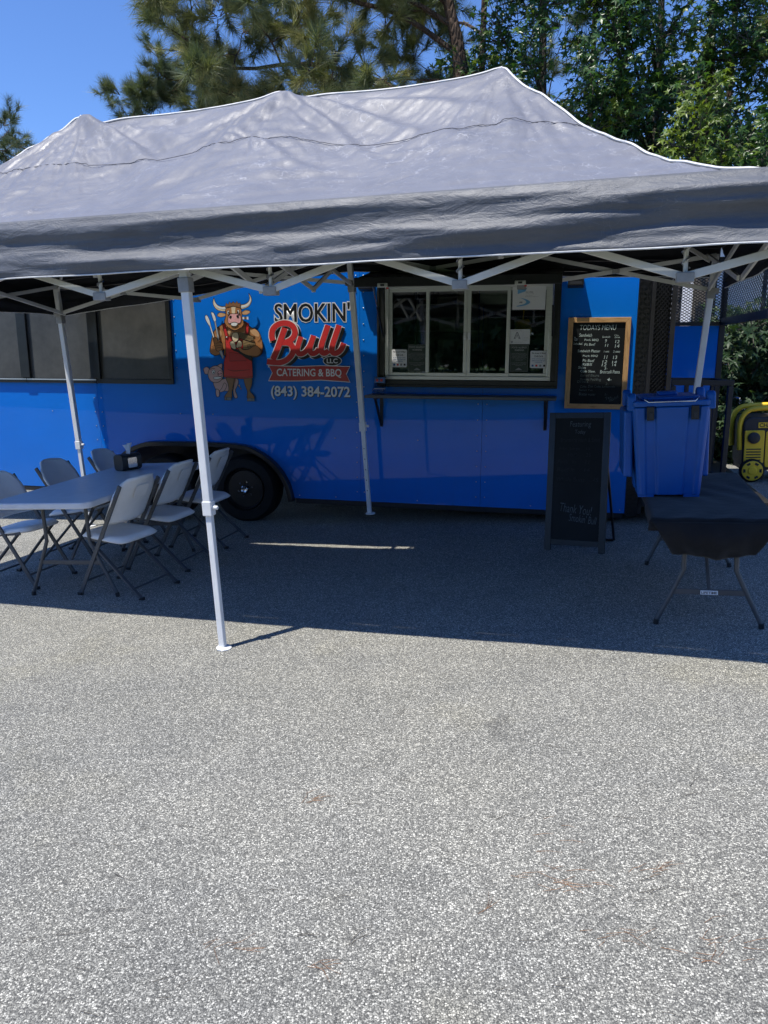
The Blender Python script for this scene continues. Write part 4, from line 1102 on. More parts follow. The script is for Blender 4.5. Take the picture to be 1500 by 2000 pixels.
MB().face([(0.15*w, -0.0013, 0.63*h), (0.15*w, -0.0013, 0.87*h), (0.43*w, -0.0013, 0.87*h), (0.38*w, -0.0013, 0.73*h)]).build('corner_mark', M['d_sky'], o)
sw_ = spline([(0.15, 0.49), (0.30, 0.46), (0.45, 0.40), (0.54, 0.30), (0.46, 0.21), (0.30, 0.15), (0.13, 0.13)], 5)
sv_ = spline([(0.15, 0.495), (0.28, 0.45), (0.38, 0.38), (0.42, 0.30), (0.36, 0.235), (0.25, 0.19), (0.13, 0.155)], 5)
n_ = len(sw_)
MB().add([(p.x*w, -0.0013, p.y*h) for p in sw_] + [(p.x*w, -0.0013, p.y*h) for p in sv_], [(i, i+1, i+1+n_, i+n_) for i in range(n_-1)]).build('swoosh', M['d_sky'], o)
lines(o, [('ServSafe', 'd_grey2', 0.39*w, 0.62*w, 0.68*h, 0.74*h, 0.012), ('CERTIFICATION', 'd_grey', 0.39*w, 0.64*w, 0.62*h, 0.65*h, 0), ('Food Protection', 'd_grey', 0.39*w, 0.6*w, 0.55*h, 0.58*h, 0),
          ('Manager', 'd_grey', 0.39*w, 0.8*w, 0.50*h, 0.54*h, 0), ('ANSI', 'd_black', 0.21*w, 0.30*w, 0.27*h, 0.33*h, 0.02)])
o, w, h = sheet('grade_card', 338, 716, 940, 1212, 'paper', 'white inspection card with a large outlined letter A on the window', 'grade card', 0.0110, 0.001)
lettering('A', 'd_grey2', o, (0.20*w, 0.54*w, 0.36*h, 0.82*h), -0.0013, 0.06)
lettering('A', 'paper', o, (0.255*w, 0.485*w, 0.40*h, 0.74*h), -0.0019, -0.012)
lines(o, [('FOOD SAFETY GRADE', 'd_grey', 0.1*w, 0.62*w, 0.88*h, 0.93*h, 0), ('SCORE', 'd_grey', 0.70*w, 0.92*w, 0.42*h, 0.47*h, 0), ('INSPECTED', 'd_grey', 0.70*w, 0.95*w, 0.32*h, 0.37*h, 0), ('BY DHEC', 'd_grey', 0.70*w, 0.92*w, 0.22*h, 0.27*h, 0), ('Environmental Control', 'd_grey', 0.22*w, 0.62*w, 0.11*h, 0.16*h, 0)])
m_ = MB(); m_.lathe([(0.050*w, -0.0013), (0.020*w, -0.0014)], 16, (0.12*w, 0, 0.15*h), 'y', False); m_.build('seal', M['d_grey2'], o)
MB().box(0.655*w, 0.660*w, -0.0013, -0.001, 0.1*h, 0.95*h).build('divider', M['d_grey'], o)
o, w, h = sheet('allergy_sign', 318, 680, 1228, 1722, 'd_green', 'black food allergy warning sign on the right window pane', 'sign', 0.0135); allergy(o, w, h)
o, w, h = sheet('card_sign', 690, 1010, 1335, 1655, 'paper', 'white credit card notice at the right edge of the serving window', 'sign', 0.0110, 0.012); cards(o, w, h)
# the same two on the left pane
def left_sheet(name, u0, u1, z0, z1, mat, label, cat, dd, rad):
    o = wobj(name, u0, dd, z0); tag(o, label, cat); w, h = u1 - u0, z1 - z0
    MB().prism(rrect(w, h, rad, 3, w/2, h/2), lambda a, b, d: (a, d, b), -0.0008, 0.0008).build('sheet', M[mat], o); return o, w, h
o, w, h = left_sheet('allergy_sign', 0.447, 0.618, 1.375, 1.618, 'd_green', 'black food allergy warning sign on the left window pane', 'sign', 0.0135, 0.004); allergy(o, w, h)
o, w, h = left_sheet('card_sign', 0.298, 0.440, 1.415, 1.575, 'paper', 'white credit card notice at the left edge of the serving window', 'sign', 0.0110, 0.012); cards(o, w, h)
# clear card holder on the shelf
ch = wobj('card_holder', 0.215, -0.14, 1.1765); tag(ch, 'clear acrylic card holder on the left end of the counter shelf', 'card holder')
MB().prism([(-0.05, 0), (0.045, 0), (0.04, 0.055), (-0.04, 0.055)], lambda a, b, d: (d, a, b), -0.055, 0.055).build('tray', M['acrylic'], ch, bevel=0.002)
MB().prism([(0.01, 0.05), (0.03, 0.05), (0.05, 0.155), (0.045, 0.155)], lambda a, b, d: (d, a, b), -0.055, 0.055).build('back_plate', M['acrylic'], ch, bevel=0.001)
MB().box(-0.05, 0.05, 0.020, 0.030, 0.10, 0.15).build('header_card', M['d_navy'], ch)
for k, mt in enumerate(('d_red', 'd_red')): MB().lathe([(0.013, 0.018), (0.006, 0.0175)], 12, (-0.022 + 0.04 * k, 0, 0.125), 'y').build('logo_dot', M[mt], ch)

# ------------------------------------------------------------------ framed chalk menu on the wall
mw, mh = 0.516, 0.772
mn = wobj('menu_board', 1.858, -0.002, 1.070); tag(mn, 'wood framed chalkboard menu hanging beside the serving window', 'menu board')
fw = 0.042
MB().box(fw - 0.004, mw - fw + 0.004, -0.012, -0.001, fw - 0.004, mh - fw + 0.004).build('chalkboard', M['board'], mn)
for poly in ([(0, 0), (mw, 0), (mw - fw, fw), (fw, fw)], [(0, mh), (fw, mh - fw), (mw - fw, mh - fw), (mw, mh)]):
    q = MB().prism([(b, a) for a, b in poly], lambda a, b, d: (b, d, a), -0.024, -0.0005)
    ob = q.build('frame_rail', M['wood'], mn, bevel=0.002)
    # grain along the rail: rotate texture by turning the object
    for v in ob.data.vertices: v.co = Vector((v.co.z, v.co.y, -v.co.x))
    ob.rotation_euler = (0, R(-90), 0)
for poly in ([(0, 0.0006), (fw, fw + 0.0006), (fw, mh - fw - 0.0006), (0, mh - 0.0006)], [(mw, 0.0006), (mw, mh - 0.0006), (mw - fw, mh - fw - 0.0006), (mw - fw, fw + 0.0006)]):
    MB().prism(poly, lambda a, b, d: (a, d, b), -0.024, -0.0005).build('frame_stile', M['wood'], mn, bevel=0.002)
def mp(x, y):
    t = (y - 90) / 1805; l = 120 - 110 * t; r_ = 1370 - 160 * t
    return (x - l) / (r_ - l) * mw, mh - t * mh
def chalk(o, f, s, x0, y0, x1, y1, mat='chalk', d=-0.0126, off=-0.002, rot=0.0, sh=0.12, sc=1.0):
    a, b = f(x0, y1), f(x1, y0)
    return lettering(s, mat, o, (a[0], b[0], a[1], b[1]), d, off, sh, rot + rnd.uniform(-0.02, 0.02), 'chalk_line')
for s, x0, y0, x1, y1, m_ in (
    ('TODAYS MENU', 345, 235, 1075, 335, 'chalk'), ('Sandwich', 330, 400, 590, 465, 'chalk'), ('Sandwich', 790, 450, 945, 485, 'chalk'), ('Chip', 1030, 425, 1115, 455, 'chalk'), ('Drink', 1035, 462, 1140, 490, 'chalk'),
    ('Tax', 225, 470, 300, 545, 'chalk'), ('Pork BBQ', 430, 505, 715, 555, 'chalk'), ('9', 840, 515, 880, 580, 'chalk'), ('12', 1040, 530, 1125, 590, 'chalk'),
    ('Included', 215, 580, 390, 625, 'chalk'), ('Pit Beef', 430, 590, 650, 640, 'chalk'), ('11', 838, 605, 905, 660, 'chalk'), ('14', 1030, 615, 1125, 680, 'chalk'),
    ('Sandwich Platter', 295, 715, 745, 770, 'chalk'), ('1 side', 815, 735, 920, 770, 'chalk'), ('2 sides', 1000, 735, 1135, 775, 'chalk'),
    ('Pork BBQ', 395, 820, 695, 865, 'chalk'), ('11', 815, 825, 885, 900, 'chalk'), ('13', 990, 835, 1075, 900, 'chalk'),
    ('Pit Beef', 390, 905, 630, 960, 'chalk'), ('12', 780, 925, 875, 975, 'chalk'), ('14', 970, 935, 1065, 985, 'chalk'),
    ('RIBS', 375, 985, 580, 1035, 'chalk'), ('12', 765, 985, 860, 1045, 'chalk'), ('14', 970, 990, 1050, 1040, 'chalk'),
    ('Sides', 300, 1045, 455, 1095, 'chalk'), ('3-', 815, 1060, 880, 1110, 'chalk'), ('Cole Slaw,', 340, 1120, 640, 1175, 'chalk'), ('Broccoli Pasta', 730, 1120, 1120, 1185, 'chalk'),
    ('Baked Beans', 340, 1200, 715, 1250, 'chalk_faint'), ('Banana Pudding', 330, 1280, 750, 1345, 'chalk_faint'), ('4-', 865, 1275, 955, 1330, 'chalk'),
    ('Drinks', 275, 1330, 495, 1375, 'chalk_faint'), ('2-', 830, 1370, 900, 1415, 'chalk_faint'), ('Coke, Diet Coke, Lemonade', 330, 1420, 1015, 1475, 'chalk_faint'),
    ('Sweet Tea,', 310, 1500, 590, 1545, 'chalk_faint'), ('Bottle water', 305, 1575, 640, 1630, 'chalk_faint'), ('1-', 815, 1580, 870, 1630, 'chalk_faint')):
    chalk(mn, mp, s, x0, y0, x1, y1, m_)
chalk(mn, mp, 'Tax', 815, 1640, 950, 1700, 'chalk_faint', rot=0.35); chalk(mn, mp, 'Included', 890, 1650, 1080, 1710, 'chalk_faint', rot=0.5)

# ------------------------------------------------------------------ sandwich board on the ground
def ground_frame(x, y, rz, tilt=True):
    n = Vector((-(gz(x+.1, y)-gz(x-.1, y))/.2, -(gz(x, y+.1)-gz(x, y-.1))/.2, 1)).normalized() if tilt else Vector((0, 0, 1))
    xa = Vector((math.cos(rz), math.sin(rz), 0)); xa = (xa - n * xa.dot(n)).normalized(); ya = n.cross(xa)
    z = gz(x, y) + 0.001
    return Matrix(((xa.x, ya.x, n.x, x), (xa.y, ya.y, n.y, y), (xa.z, ya.z, n.z, z), (0, 0, 0, 1)))
ab = empty('sandwich_board', mat=ground_frame(1.475, 5.83, R(-27)))
tag(ab, 'black sandwich board with faint chalk writing below the menu', 'sandwich board')
lean = R(11)
def lb(a, b, d): return (a, d * math.cos(lean) + b * math.sin(lean), b * math.cos(lean) - d * math.sin(lean))
bw, bh = 0.47, 1.08
MB().prism([(-bw/2 + 0.05, 0.055), (bw/2 - 0.05, 0.055), (bw/2 - 0.05, bh - 0.03), (-bw/2 + 0.05, bh - 0.03)], lb, 0.004, 0.012).build('chalkboard', M['board'], ab)
for s_ in (-1, 1):
    a0, a1 = sorted((s_ * bw / 2, s_ * (bw / 2 - 0.05)))
    MB().prism([(a0, 0), (a1, 0), (a1, bh), (a0, bh)], lb, 0, 0.02).build('side_rail', M['black_paint'], ab, bevel=0.002)
MB().prism([(-bw/2 + 0.051, bh - 0.045), (bw/2 - 0.051, bh - 0.045), (bw/2 - 0.051, bh), (-bw/2 + 0.051, bh)], lb, 0, 0.02).build('top_rail', M['black_paint'], ab, bevel=0.002)
MB().prism([(-bw/2 + 0.051, 0.045), (bw/2 - 0.051, 0.045), (bw/2 - 0.051, 0.09), (-bw/2 + 0.051, 0.09)], lb, 0, 0.02).build('bottom_rail', M['black_paint'], ab, bevel=0.002)
zt = bh * math.cos(lean)
for s_ in (-1, 1):
    MB().bar((s_ * (bw/2 - 0.02), bh * math.sin(lean) * 0.66 + 0.03, zt * 0.66), (s_ * (bw/2 - 0.005), 0.40, 0.012), 0.018, 0.018).build('back_leg', M['black_paint'], ab, bevel=0.002)
MB().bar((-bw/2 + 0.01, 0.40, 0.012), (bw/2 - 0.01, 0.40, 0.012), 0.018, 0.018).build('back_stretcher', M['black_paint'], ab, bevel=0.002)
def am(x, y):
    t = (y - 75) / 1900; l = 280 - 210 * t; r_ = 1015 - 215 * t
    return ((x - l) / (r_ - l) - 0.5) * bw, bh * (1 - t)
def achalk(s, x0, y0, x1, y1, mat, rot=0.0, sh=0.1):
    a, b = am(x0, y1), am(x1, y0)
    o, _ = lettering(s, mat, ab, (a[0], b[0], a[1], b[1]), 0, -0.004, sh, rot, 'chalk_line')
    for v in o.data.vertices: v.co = Vector(lb(v.co.x, v.co.z, 0.0034))
M['chalk_dim'] = simple('chalk_dim', (0.11,0.135,0.145), 0.9, 0, 0.2, 0.3, 60)
M['chalk_ghost'] = simple('chalk_ghost', (0.035,0.04,0.042), 0.9, 0, 0.2, 0.3, 60)
for s, x0, y0, x1, y1, m_ in (('Featuring', 510, 195, 775, 290, 'chalk_dim'), ('Today', 565, 310, 700, 380, 'chalk_dim'), ('Brunswick Hash & Salad', 385, 420, 860, 475, 'chalk_ghost'),
    ('Ribs  Large    15', 355, 545, 735, 595, 'chalk_ghost'), ('Half      25', 455, 625, 740, 675, 'chalk_ghost'), ('Pork  lb     11', 325, 720, 715, 770, 'chalk_ghost'), ('Beef lb    14', 310, 830, 710, 880, 'chalk_ghost'),
    ('Whole Butts     45', 290, 960, 800, 1015, 'chalk_ghost'), ('Thank You!', 300, 1330, 700, 1450, 'chalk_dim'), ("Smokin' Bull", 405, 1470, 745, 1575, 'chalk_dim')):
    achalk(s, x0, y0, x1, y1, m_, -0.10 if y0 > 1300 else 0.0)

# ------------------------------------------------------------------ folding tables and chairs
def leg_pair(parent, y, h, top_w, foot_w, mat, brace_y, z_bend=0.56, bar_z=0.36, plate=False):
    for s_ in (-1, 1):
        pts = spline([(s_*top_w, y, h), (s_*top_w, y, h*z_bend + 0.05), (s_*(top_w + 0.015), y, h*z_bend - 0.02), (s_*foot_w, y, 0.015)], 5)
        MB().tube(pts, 0.0135, 10).build('leg', mat, parent, 50)
        MB().tube([(s_*foot_w - s_*0.004, y, 0.03), (s_*foot_w, y, 0.0)], 0.0155, 10).build('foot_cap', M['black_plastic'], parent, 50)
    wb = top_w + (foot_w - top_w) * (1 - bar_z / z_bend) * 0.95
    MB().box(-wb, wb, y - 0.006, y + 0.006, h*bar_z - 0.016, h*bar_z + 0.016).build('leg_stretcher', mat, parent, bevel=0.002)
    MB().bar((0, y, h*bar_z + 0.01), (0, brace_y, h - 0.02), 0.018, 0.018).build('folding_brace', mat, parent, bevel=0.002)
    return wb
tb = empty('folding_table', mat=ground_frame(-2.09, 5.92, R(-11.5)))
tag(tb, 'long pale grey folding table with a napkin dispenser on it', 'table')
TH = 0.735
MB().prism(rrect(0.76, 1.83, 0.07, 6), lambda a, b, d: (a, b, d), TH - 0.045, TH).build('tabletop', M['hdpe_top'], tb, bevel=0.010, seg=3)
leg_pair(tb, -0.62, TH - 0.046, 0.17, 0.335, M['dark_steel'], -0.15)
leg_pair(tb, 0.62, TH - 0.046, 0.17, 0.335, M['dark_steel'], 0.15)
for s_ in (-1, 1): MB().box(s_*0.30 - 0.012, s_*0.30 + 0.012, -0.72, 0.72, TH - 0.075, TH - 0.046).build('under_rail', M['dark_steel'], tb)

def make_chair():
    c = empty('folding_chair')
    dk = M['dark_steel']
    for s_ in (-1, 1):
        y = s_ * 0.205
        MB().bar((-0.205, y, 0.80), (0.26, y, 0.012), 0.014, 0.030, (1, 0, 0.6)).build('leg', dk, c, bevel=0.003)
        MB().bar((0.15, y * 0.90, 0.42), (-0.27, y * 0.97, 0.012), 0.014, 0.030, (1, 0, 0.6)).build('leg', dk, c, bevel=0.003)
        MB().bar((-0.03, y * 0.94, 0.405), (0.17, y * 0.94, 0.42), 0.012, 0.024).build('seat_rail', dk, c, bevel=0.002)
        MB().box(0.245, 0.285, y - 0.012, y + 0.012, 0, 0.022).build('foot_cap', M['black_plastic'], c, bevel=0.003)
        MB().box(-0.295, -0.255, y * 0.97 - 0.012, y * 0.97 + 0.012, 0, 0.022).build('foot_cap', M['black_plastic'], c, bevel=0.003)
    for (x, z) in ((0.205, 0.105), (-0.215, 0.075)):
        MB().tube([(x, -0.2, z), (x, 0.2, z)], 0.008, 8).build('stretcher', dk, c, 50)
    # moulded seat
    n, m = 15, 15; V = []; F = []
    for j in range(m):
        v = -1 + 2 * j / (m - 1)
        for i in range(n):
            u = -1 + 2 * i / (n - 1)
            k = (abs(u) ** 5 + abs(v) ** 5) ** 0.2; mx = max(abs(u), abs(v)); q = mx / k if k > 1e-6 else 1
            X = 0.03 + 0.205 * u * q; Yy = (0.205 - 0.012 * u) * v * q
            Z = 0.445 + 0.022 * u - 0.018 * (1 - u*u) * (1 - v*v) - 0.010 * max(0, u - 0.5) ** 1 * 2
            if mx > 0.99: Z -= 0.030
            V.append((X, Yy, Z))
    F = [(j*n+i, j*n+i+1, (j+1)*n+i+1, (j+1)*n+i) for j in range(m-1) for i in range(n-1)]
    MB().add(V, F).build('seat', M['hdpe'], c, 50, sol=0.012)
    # backrest with a curved top edge
    V = []; m = 13; n = 15
    for j in range(m):
        t = j / (m - 1); z = 0.52 + 0.325 * t
        hw = 0.205 + 0.012 * t
        if t > 0.55: hw *= math.sqrt(max(0.0, 1 - ((t - 0.55) / 0.45) ** 2 * 0.66))
        if t < 0.12: hw -= 0.03 * (1 - t / 0.12) ** 2
        for i in range(n):
            u = -1 + 2 * i / (n - 1)
            x = -0.040 - (z - 0.52) * 0.54 + 0.045 * u * u - 0.03
            if t > 0.93: x -= 0.012
            V.append((x, hw * u, z - 0.008 * u * u * t))
    F = [(j*n+i, j*n+i+1, (j+1)*n+i+1, (j+1)*n+i) for j in range(m-1) for i in range(n-1)]
    bk = MB().add(V, F).build('backrest', M['hdpe'], c, 50, sol=0.016)
    zc = 0.765; xc = -0.070 - (zc - 0.52) * 0.54
    MB().box(-0.004, 0.004, -0.036, 0.036, -0.010, 0.010).xf(Matrix.Translation((xc - 0.012, 0, zc)) @ Matrix.Rotation(R(-28), 4, 'Y')).build('hand_slot', M['black_plastic'], bk, bevel=0.003)
    MB().prism(rrect(0.13, 0.10, 0.02, 4), lambda a, b, d: (d, a, b), 0, 0.004).xf(Matrix.Translation((xc - 0.0105, 0, zc - 0.03)) @ Matrix.Rotation(R(-28), 4, 'Y')).build('hand_recess', M['hdpe'], bk, bevel=0.003)
    return c
def copy_tree(o, parent=None):
    c = o.copy(); COL.objects.link(c); c.parent = parent
    for chd in list(o.children): copy_tree(chd, c)
    return c
chair = make_chair()
spots = [(-1.86, 5.42, R(180 - 22), 'pale grey folding chair on the aisle side of the table, nearest the front pole'),
         (-1.735, 6.085, R(180 - 17), 'pale grey folding chair in the middle of the aisle side of the table'),
         (-1.575, 6.77, R(180 - 16), 'pale grey folding chair beside the trailer wheel, far end of the aisle side'),
         (-2.77, 5.80, R(-18), 'pale grey folding chair at the left picture edge, wall side of the table'),
         (-2.60, 6.50, R(-14), 'pale grey folding chair in the middle of the wall side of the table'),
         (-2.40, 7.12, R(-10), 'pale grey folding chair behind the napkin dispenser')]
for i, (x, y, rz, lab) in enumerate(spots):
    c = chair if i == 0 else copy_tree(chair)
    c.matrix_world = ground_frame(x, y, rz)
    tag(c, lab, 'folding chair', 'folding chairs around the long table')
# napkin dispenser
nd = empty('napkin_dispenser', mat=ground_frame(-2.12, 6.47, R(-35)) @ Matrix.Translation((0, 0, TH)))
tag(nd, 'black and chrome napkin dispenser with a tissue sticking out', 'napkin dispenser')
MB().prism(rrect(0.125, 0.135, 0.03, 6, 0, 0.0695), lambda a, b, d: (a, d, b), -0.095, 0.095).build('dispenser_body', M['black_plastic'], nd, 40, bevel=0.005)
MB().prism(rrect(0.09, 0.085, 0.01, 3, 0, 0.065), lambda a, b, d: (d, a, b), 0.0628, 0.066).build('chrome_plate', M['chrome'], nd, bevel=0.002)
n, m = 9, 8
V = []
for j in range(m):
    t = j / (m - 1)
    for i in range(n):
        u = -1 + 2 * i / (n - 1)
        V.append((0.03 + 0.042 * u * (0.5 + 0.8 * t) + 0.01 * math.sin(3 * t + u), -0.01 + 0.016 * math.sin(u * 5 + t * 2) * (0.3 + t), 0.135 + 0.085 * t + 0.012 * u * t))
MB().add(V, [(j*n+i, j*n+i+1, (j+1)*n+i+1, (j+1)*n+i) for j in range(m-1) for i in range(n-1)]).build('napkin', M['tissue'], nd, 60, sol=0.001)

# table on the right under a black cloth
t2 = empty('cloth_table', mat=ground_frame(1.985, 4.71, R(-16)))
tag(t2, 'small folding table on splayed grey legs with a maker plate, under black cloth', 'table')
H2 = 0.64
MB().prism(rrect(0.61, 1.50, 0.05, 5), lambda a, b, d: (a, b, d), H2 - 0.04, H2).build('tabletop', M['hdpe'], t2, bevel=0.008)
wb = leg_pair(t2, -0.62, H2 - 0.041, 0.135, 0.275, M['dark_steel'], -0.2, 0.52, 0.33)
leg_pair(t2, 0.62, H2 - 0.041, 0.135, 0.275, M['dark_steel'], 0.2, 0.52, 0.33)
zb_ = (H2 - 0.041) * 0.33
pl = MB().box(-0.045, 0.045, -0.6335, -0.6262, zb_ - 0.011, zb_ + 0.011).build('maker_plate', M['paper'], t2)
lettering('LIFETIME', 'd_black', pl, (-0.040, 0.040, zb_ - 0.007, zb_ + 0.007), -0.6342, 0.02)
# cloth: a sheet over the top, short hems at the sides, a gathered tail at the near end
cl = empty('tablecloth', mat=ground_frame(1.985, 4.71, R(-16)))
tag(cl, 'black cloth over the right hand table, its front end gathered and tucked', 'tablecloth')
n, m = 41, 81; V = []
hx, hy = 0.318, 0.765
for j in range(m):
    v = -1 + 2 * j / (m - 1)
    for i in range(n):
        u = -1 + 2 * i / (n - 1)
        x, y = u * (hx + 0.05), v * (hy + 0.05); z = H2 + 0.004
        ox = max(0, abs(x) - hx); oy = max(0, abs(y) - hy)
        o_ = max(ox, oy)
        wob = 0.005 * math.sin(y * 11 + 2 * math.sin(x * 7)) + 0.004 * math.sin(x * 17 + y * 5)
        z -= o_ * (1.25 + 6 * wob * 0)
        if ox > 0: x = math.copysign(hx + 0.006 + 0.12 * ox + wob * min(1, ox / 0.05), x)
        if oy > 0: y = math.copysign(hy + 0.006 + 0.12 * oy + wob * min(1, oy / 0.05), y)
        z += 0.0025 * math.sin(x * 31 + 5 * math.sin(y * 4)) * (o_ == 0)
        V.append((x, y, z))
MB().add(V, [(j*n+i, j*n+i+1, (j+1)*n+i+1, (j+1)*n+i) for j in range(m-1) for i in range(n-1)]).build('cloth_sheet', M['cloth'], cl, 60, sol=0.002)
n, m = 49, 22; V = []
for j in range(m):
    t = j / (m - 1)
    for i in range(n):
        u = -1 + 2 * i / (n - 1)
        hw = (hx + 0.004) * (1 - 0.36 * t ** 0.8)
        y = -hy - 0.012 - 0.05 * math.sin(math.pi * t) * (1 - u * u * 0.5) + 0.010 * math.sin(u * 7 + 4 * t + 1.5 * math.sin(3 * u)) * t + 0.006 * math.sin(u * 13 - 3 * t) * (0.3 + t) + 0.05 * t * t
        z = H2 - 0.010 - 0.205 * t - 0.010 * math.sin(u * 4 + 1) * t + 0.012 * u * u * t
        V.append((hw * u, y, z))
MB().add(V, [(j*n+i, j*n+i+1, (j+1)*n+i+1, (j+1)*n+i) for j in range(m-1) for i in range(n-1)]).build('gathered_tail', M['cloth'], cl, 60, sol=0.002)

# blue insulated carrier on that table
ib = empty('insulated_carrier', mat=ground_frame(1.80, 4.80, R(-13)) @ Matrix.Translation((0, 0, H2 + 0.008)))
tag(ib, 'tall blue insulated food carrier with black latches standing on the black cloth', 'insulated carrier')
wB, dB, wT, dT, hB = 0.36, 0.42, 0.435, 0.50, 0.545
def outline(w, d, gd=0.012, gw=0.055):
    pts = []
    gs = (-0.27, 0.30)
    pts.append((-w/2 + 0.02, -d/2)); 
    for g in gs:
        c = g * w
        pts += [(c - gw/2 - 0.006, -d/2), (c - gw/2, -d/2 + gd), (c + gw/2, -d/2 + gd), (c + gw/2 + 0.006, -d/2)]
    pts += [(w/2 - 0.02, -d/2), (w/2, -d/2 + 0.02)]
    pts += [(w/2, -gw), (w/2 - gd, -gw/2), (w/2 - gd, gw/2), (w/2, gw), (w/2, d/2 - 0.02), (w/2 - 0.02, d/2), (-w/2 + 0.02, d/2), (-w/2, d/2 - 0.02)]
    pts += [(-w/2, gw), (-w/2 + gd, gw/2), (-w/2 + gd, -gw/2), (-w/2, -gw), (-w/2, -d/2 + 0.02)]
    return pts
lo_, hi_ = outline(wB, dB), outline(wT, dT); n = len(lo_)
lv = [(p[0], p[1], 0.012) for p in lo_] + [(p[0], p[1], hB) for p in hi_]
MB().add(lv, [(i, (i+1) % n, (i+1) % n + n, i + n) for i in range(n)] + [tuple(range(n))[::-1], tuple(range(n, 2*n))]).build('carrier_body', M['box_blue'], ib, bevel=0.006)
for sx in (-1, 1):
    for sy in (-1, 1): MB().box(sx*0.13 - 0.045, sx*0.13 + 0.045, sy*0.17 - 0.03, sy*0.17 + 0.03, 0, 0.014).build('foot_pad', M['box_blue'], ib)
lid = MB().prism(rrect(wT + 0.004, dT + 0.004, 0.035, 5), lambda a, b, d: (a, b, d), hB + 0.003, hB + 0.038).build('lid', M['box_blue'], ib, bevel=0.010, seg=3)
MB().prism(rrect(wT - 0.10, dT - 0.12, 0.03, 5), lambda a, b, d: (a, b, d), hB + 0.038, hB + 0.056).build('lid_boss', M['box_blue'], lid, bevel=0.008)
MB().prism(rrect(0.12, 0.10, 0.02, 4), lambda a, b, d: (a, b, d), hB + 0.056, hB + 0.078).build('vent_cap', M['box_blue'], lid, bevel=0.006)
for sx in (-1, 1):
    for sy in (-1, 1):
        MB().prism([(-0.04, 0), (0.04, 0), (0.03, 0.085), (0.012, 0.105), (-0.012, 0.105), (-0.03, 0.085)], lambda a, b, d: (sx*(wT/2 + 0.004) + d, sy*(dT/2 - 0.055) + a, hB - 0.02 + b), -0.025, 0.025).build('handle_horn', M['box_blue'], ib, bevel=0.012, seg=3)
    MB().box(sx*(wT/2) - 0.045, sx*(wT/2) + 0.008, -0.18, 0.20, 0.12, hB - 0.02).build('side_grip', M['box_blue'], ib, bevel=0.012)
for g in (-0.27, 0.30):
    x = g * wT
    lt = MB().box(x - 0.021, x + 0.021, -dT/2 - 0.012, -dT/2 + 0.012, hB - 0.075, hB + 0.005).build('latch', M['black_plastic'], ib, bevel=0.003)
    MB().box(x - 0.011, x + 0.011, -dT/2 - 0.018, -dT/2 - 0.0125, hB - 0.068, hB - 0.028).build('latch_tongue', M['gen_grey'], lt, bevel=0.002)
    for s_ in (-1, 1): MB().bar((x + s_*0.017, -dT/2 - 0.004, hB - 0.01), (x + s_*0.017, -dT/2 + 0.014, hB + 0.047), 0.006, 0.006).build('latch_bail', M['black_plastic'], lt)
MB().tube([(-wT/2 + 0.07, -dT/2 + 0.02, hB + 0.046), (-wT/2 + 0.09, -dT/2 - 0.003, hB + 0.032), (wT/2 - 0.09, -dT/2 - 0.003, hB + 0.032), (wT/2 - 0.07, -dT/2 + 0.02, hB + 0.046)], 0.005, 8).build('lid_rod', M['chrome'], lid, 50)

# black cage on the porch deck
cg = empty('bottle_cage'); tag(cg, 'black steel cage standing on the porch behind the blue carrier', 'cage')
cg.location = wl(3.06, 1.05, 0.30); cg.rotation_euler = (0, 0, -YW + R(8))
for sx in (-1, 1):
    for sy in (-1, 1): MB().box(sx*0.26 - 0.022, sx*0.26 + 0.022, sy*0.26 - 0.022, sy*0.26 + 0.022, 0, 0.94).build('corner_post', M['black_steel'], cg, bevel=0.003)
for z in (0.04, 0.945):
    for s_ in (-1, 1):
        MB().box(-0.285, 0.285, s_*0.26 - 0.024, s_*0.26 + 0.024, z, z + 0.05).build('rail', M['black_steel'], cg, bevel=0.003)
        MB().box(s_*0.26 - 0.024, s_*0.26 + 0.024, -0.235, 0.235, z + 0.001, z + 0.049).build('rail', M['black_steel'], cg, bevel=0.003)
for k in range(3):
    for s_ in (-1, 1):
        MB().box(-0.13 + 0.13*k - 0.012, -0.13 + 0.13*k + 0.012, s_*0.26 - 0.010, s_*0.26 + 0.010, 0.09, 0.945).build('upright_bar', M['black_steel'], cg)
MB().tube([(0.262, -0.20, 0.80), (0.30, -0.30, 0.84), (0.33, -0.33, 0.83)], 0.010, 8).build('latch_lever', M['chrome'], cg, 50)

# generator
ge = empty('generator', mat=ground_frame(4.36, 8.62, R(-12)))
tag(ge, 'black and yellow portable generator on wheels beyond the porch', 'generator')
MB().prism(rrect(0.74, 0.58, 0.09, 6, 0, 0.42), lambda a, b, d: (a, d, b), -0.24, 0.24).build('body_shell', M['gen_grey'], ge, bevel=0.02, seg=3)
MB().prism([(-0.36, 0.12), (0.36, 0.12), (0.36, 0.18), (-0.36, 0.18)], lambda a, b, d: (a, d, b), -0.2, 0.2).build('base_tray', M['black_plastic'], ge, bevel=0.01)
for s_ in (-1, 1):
    MB().tube(spline([(-0.39, s_*0.2, 0.35), (-0.40, s_*0.2, 0.62), (-0.34, s_*0.2, 0.76), (-0.2, s_*0.2, 0.80), (0.2, s_*0.2, 0.80), (0.36, s_*0.2, 0.76), (0.40, s_*0.2, 0.6)], 5), 0.028, 10).build('carry_handle', M['yellow'], ge, 60)
pn = MB().prism(rrect(0.20, 0.36, 0.015, 4, -0.255, 0.385), lambda a, b, d: (a, d, b), -0.262, -0.241).build('control_panel', M['yellow'], ge, bevel=0.004)
MB().lathe([(0.062, -0.262), (0.062, -0.285), (0.05, -0.292), (0.01, -0.292)], 24, (-0.265, 0, 0.485), 'y').build('recoil_cover', M['gen_grey'], pn, 40)
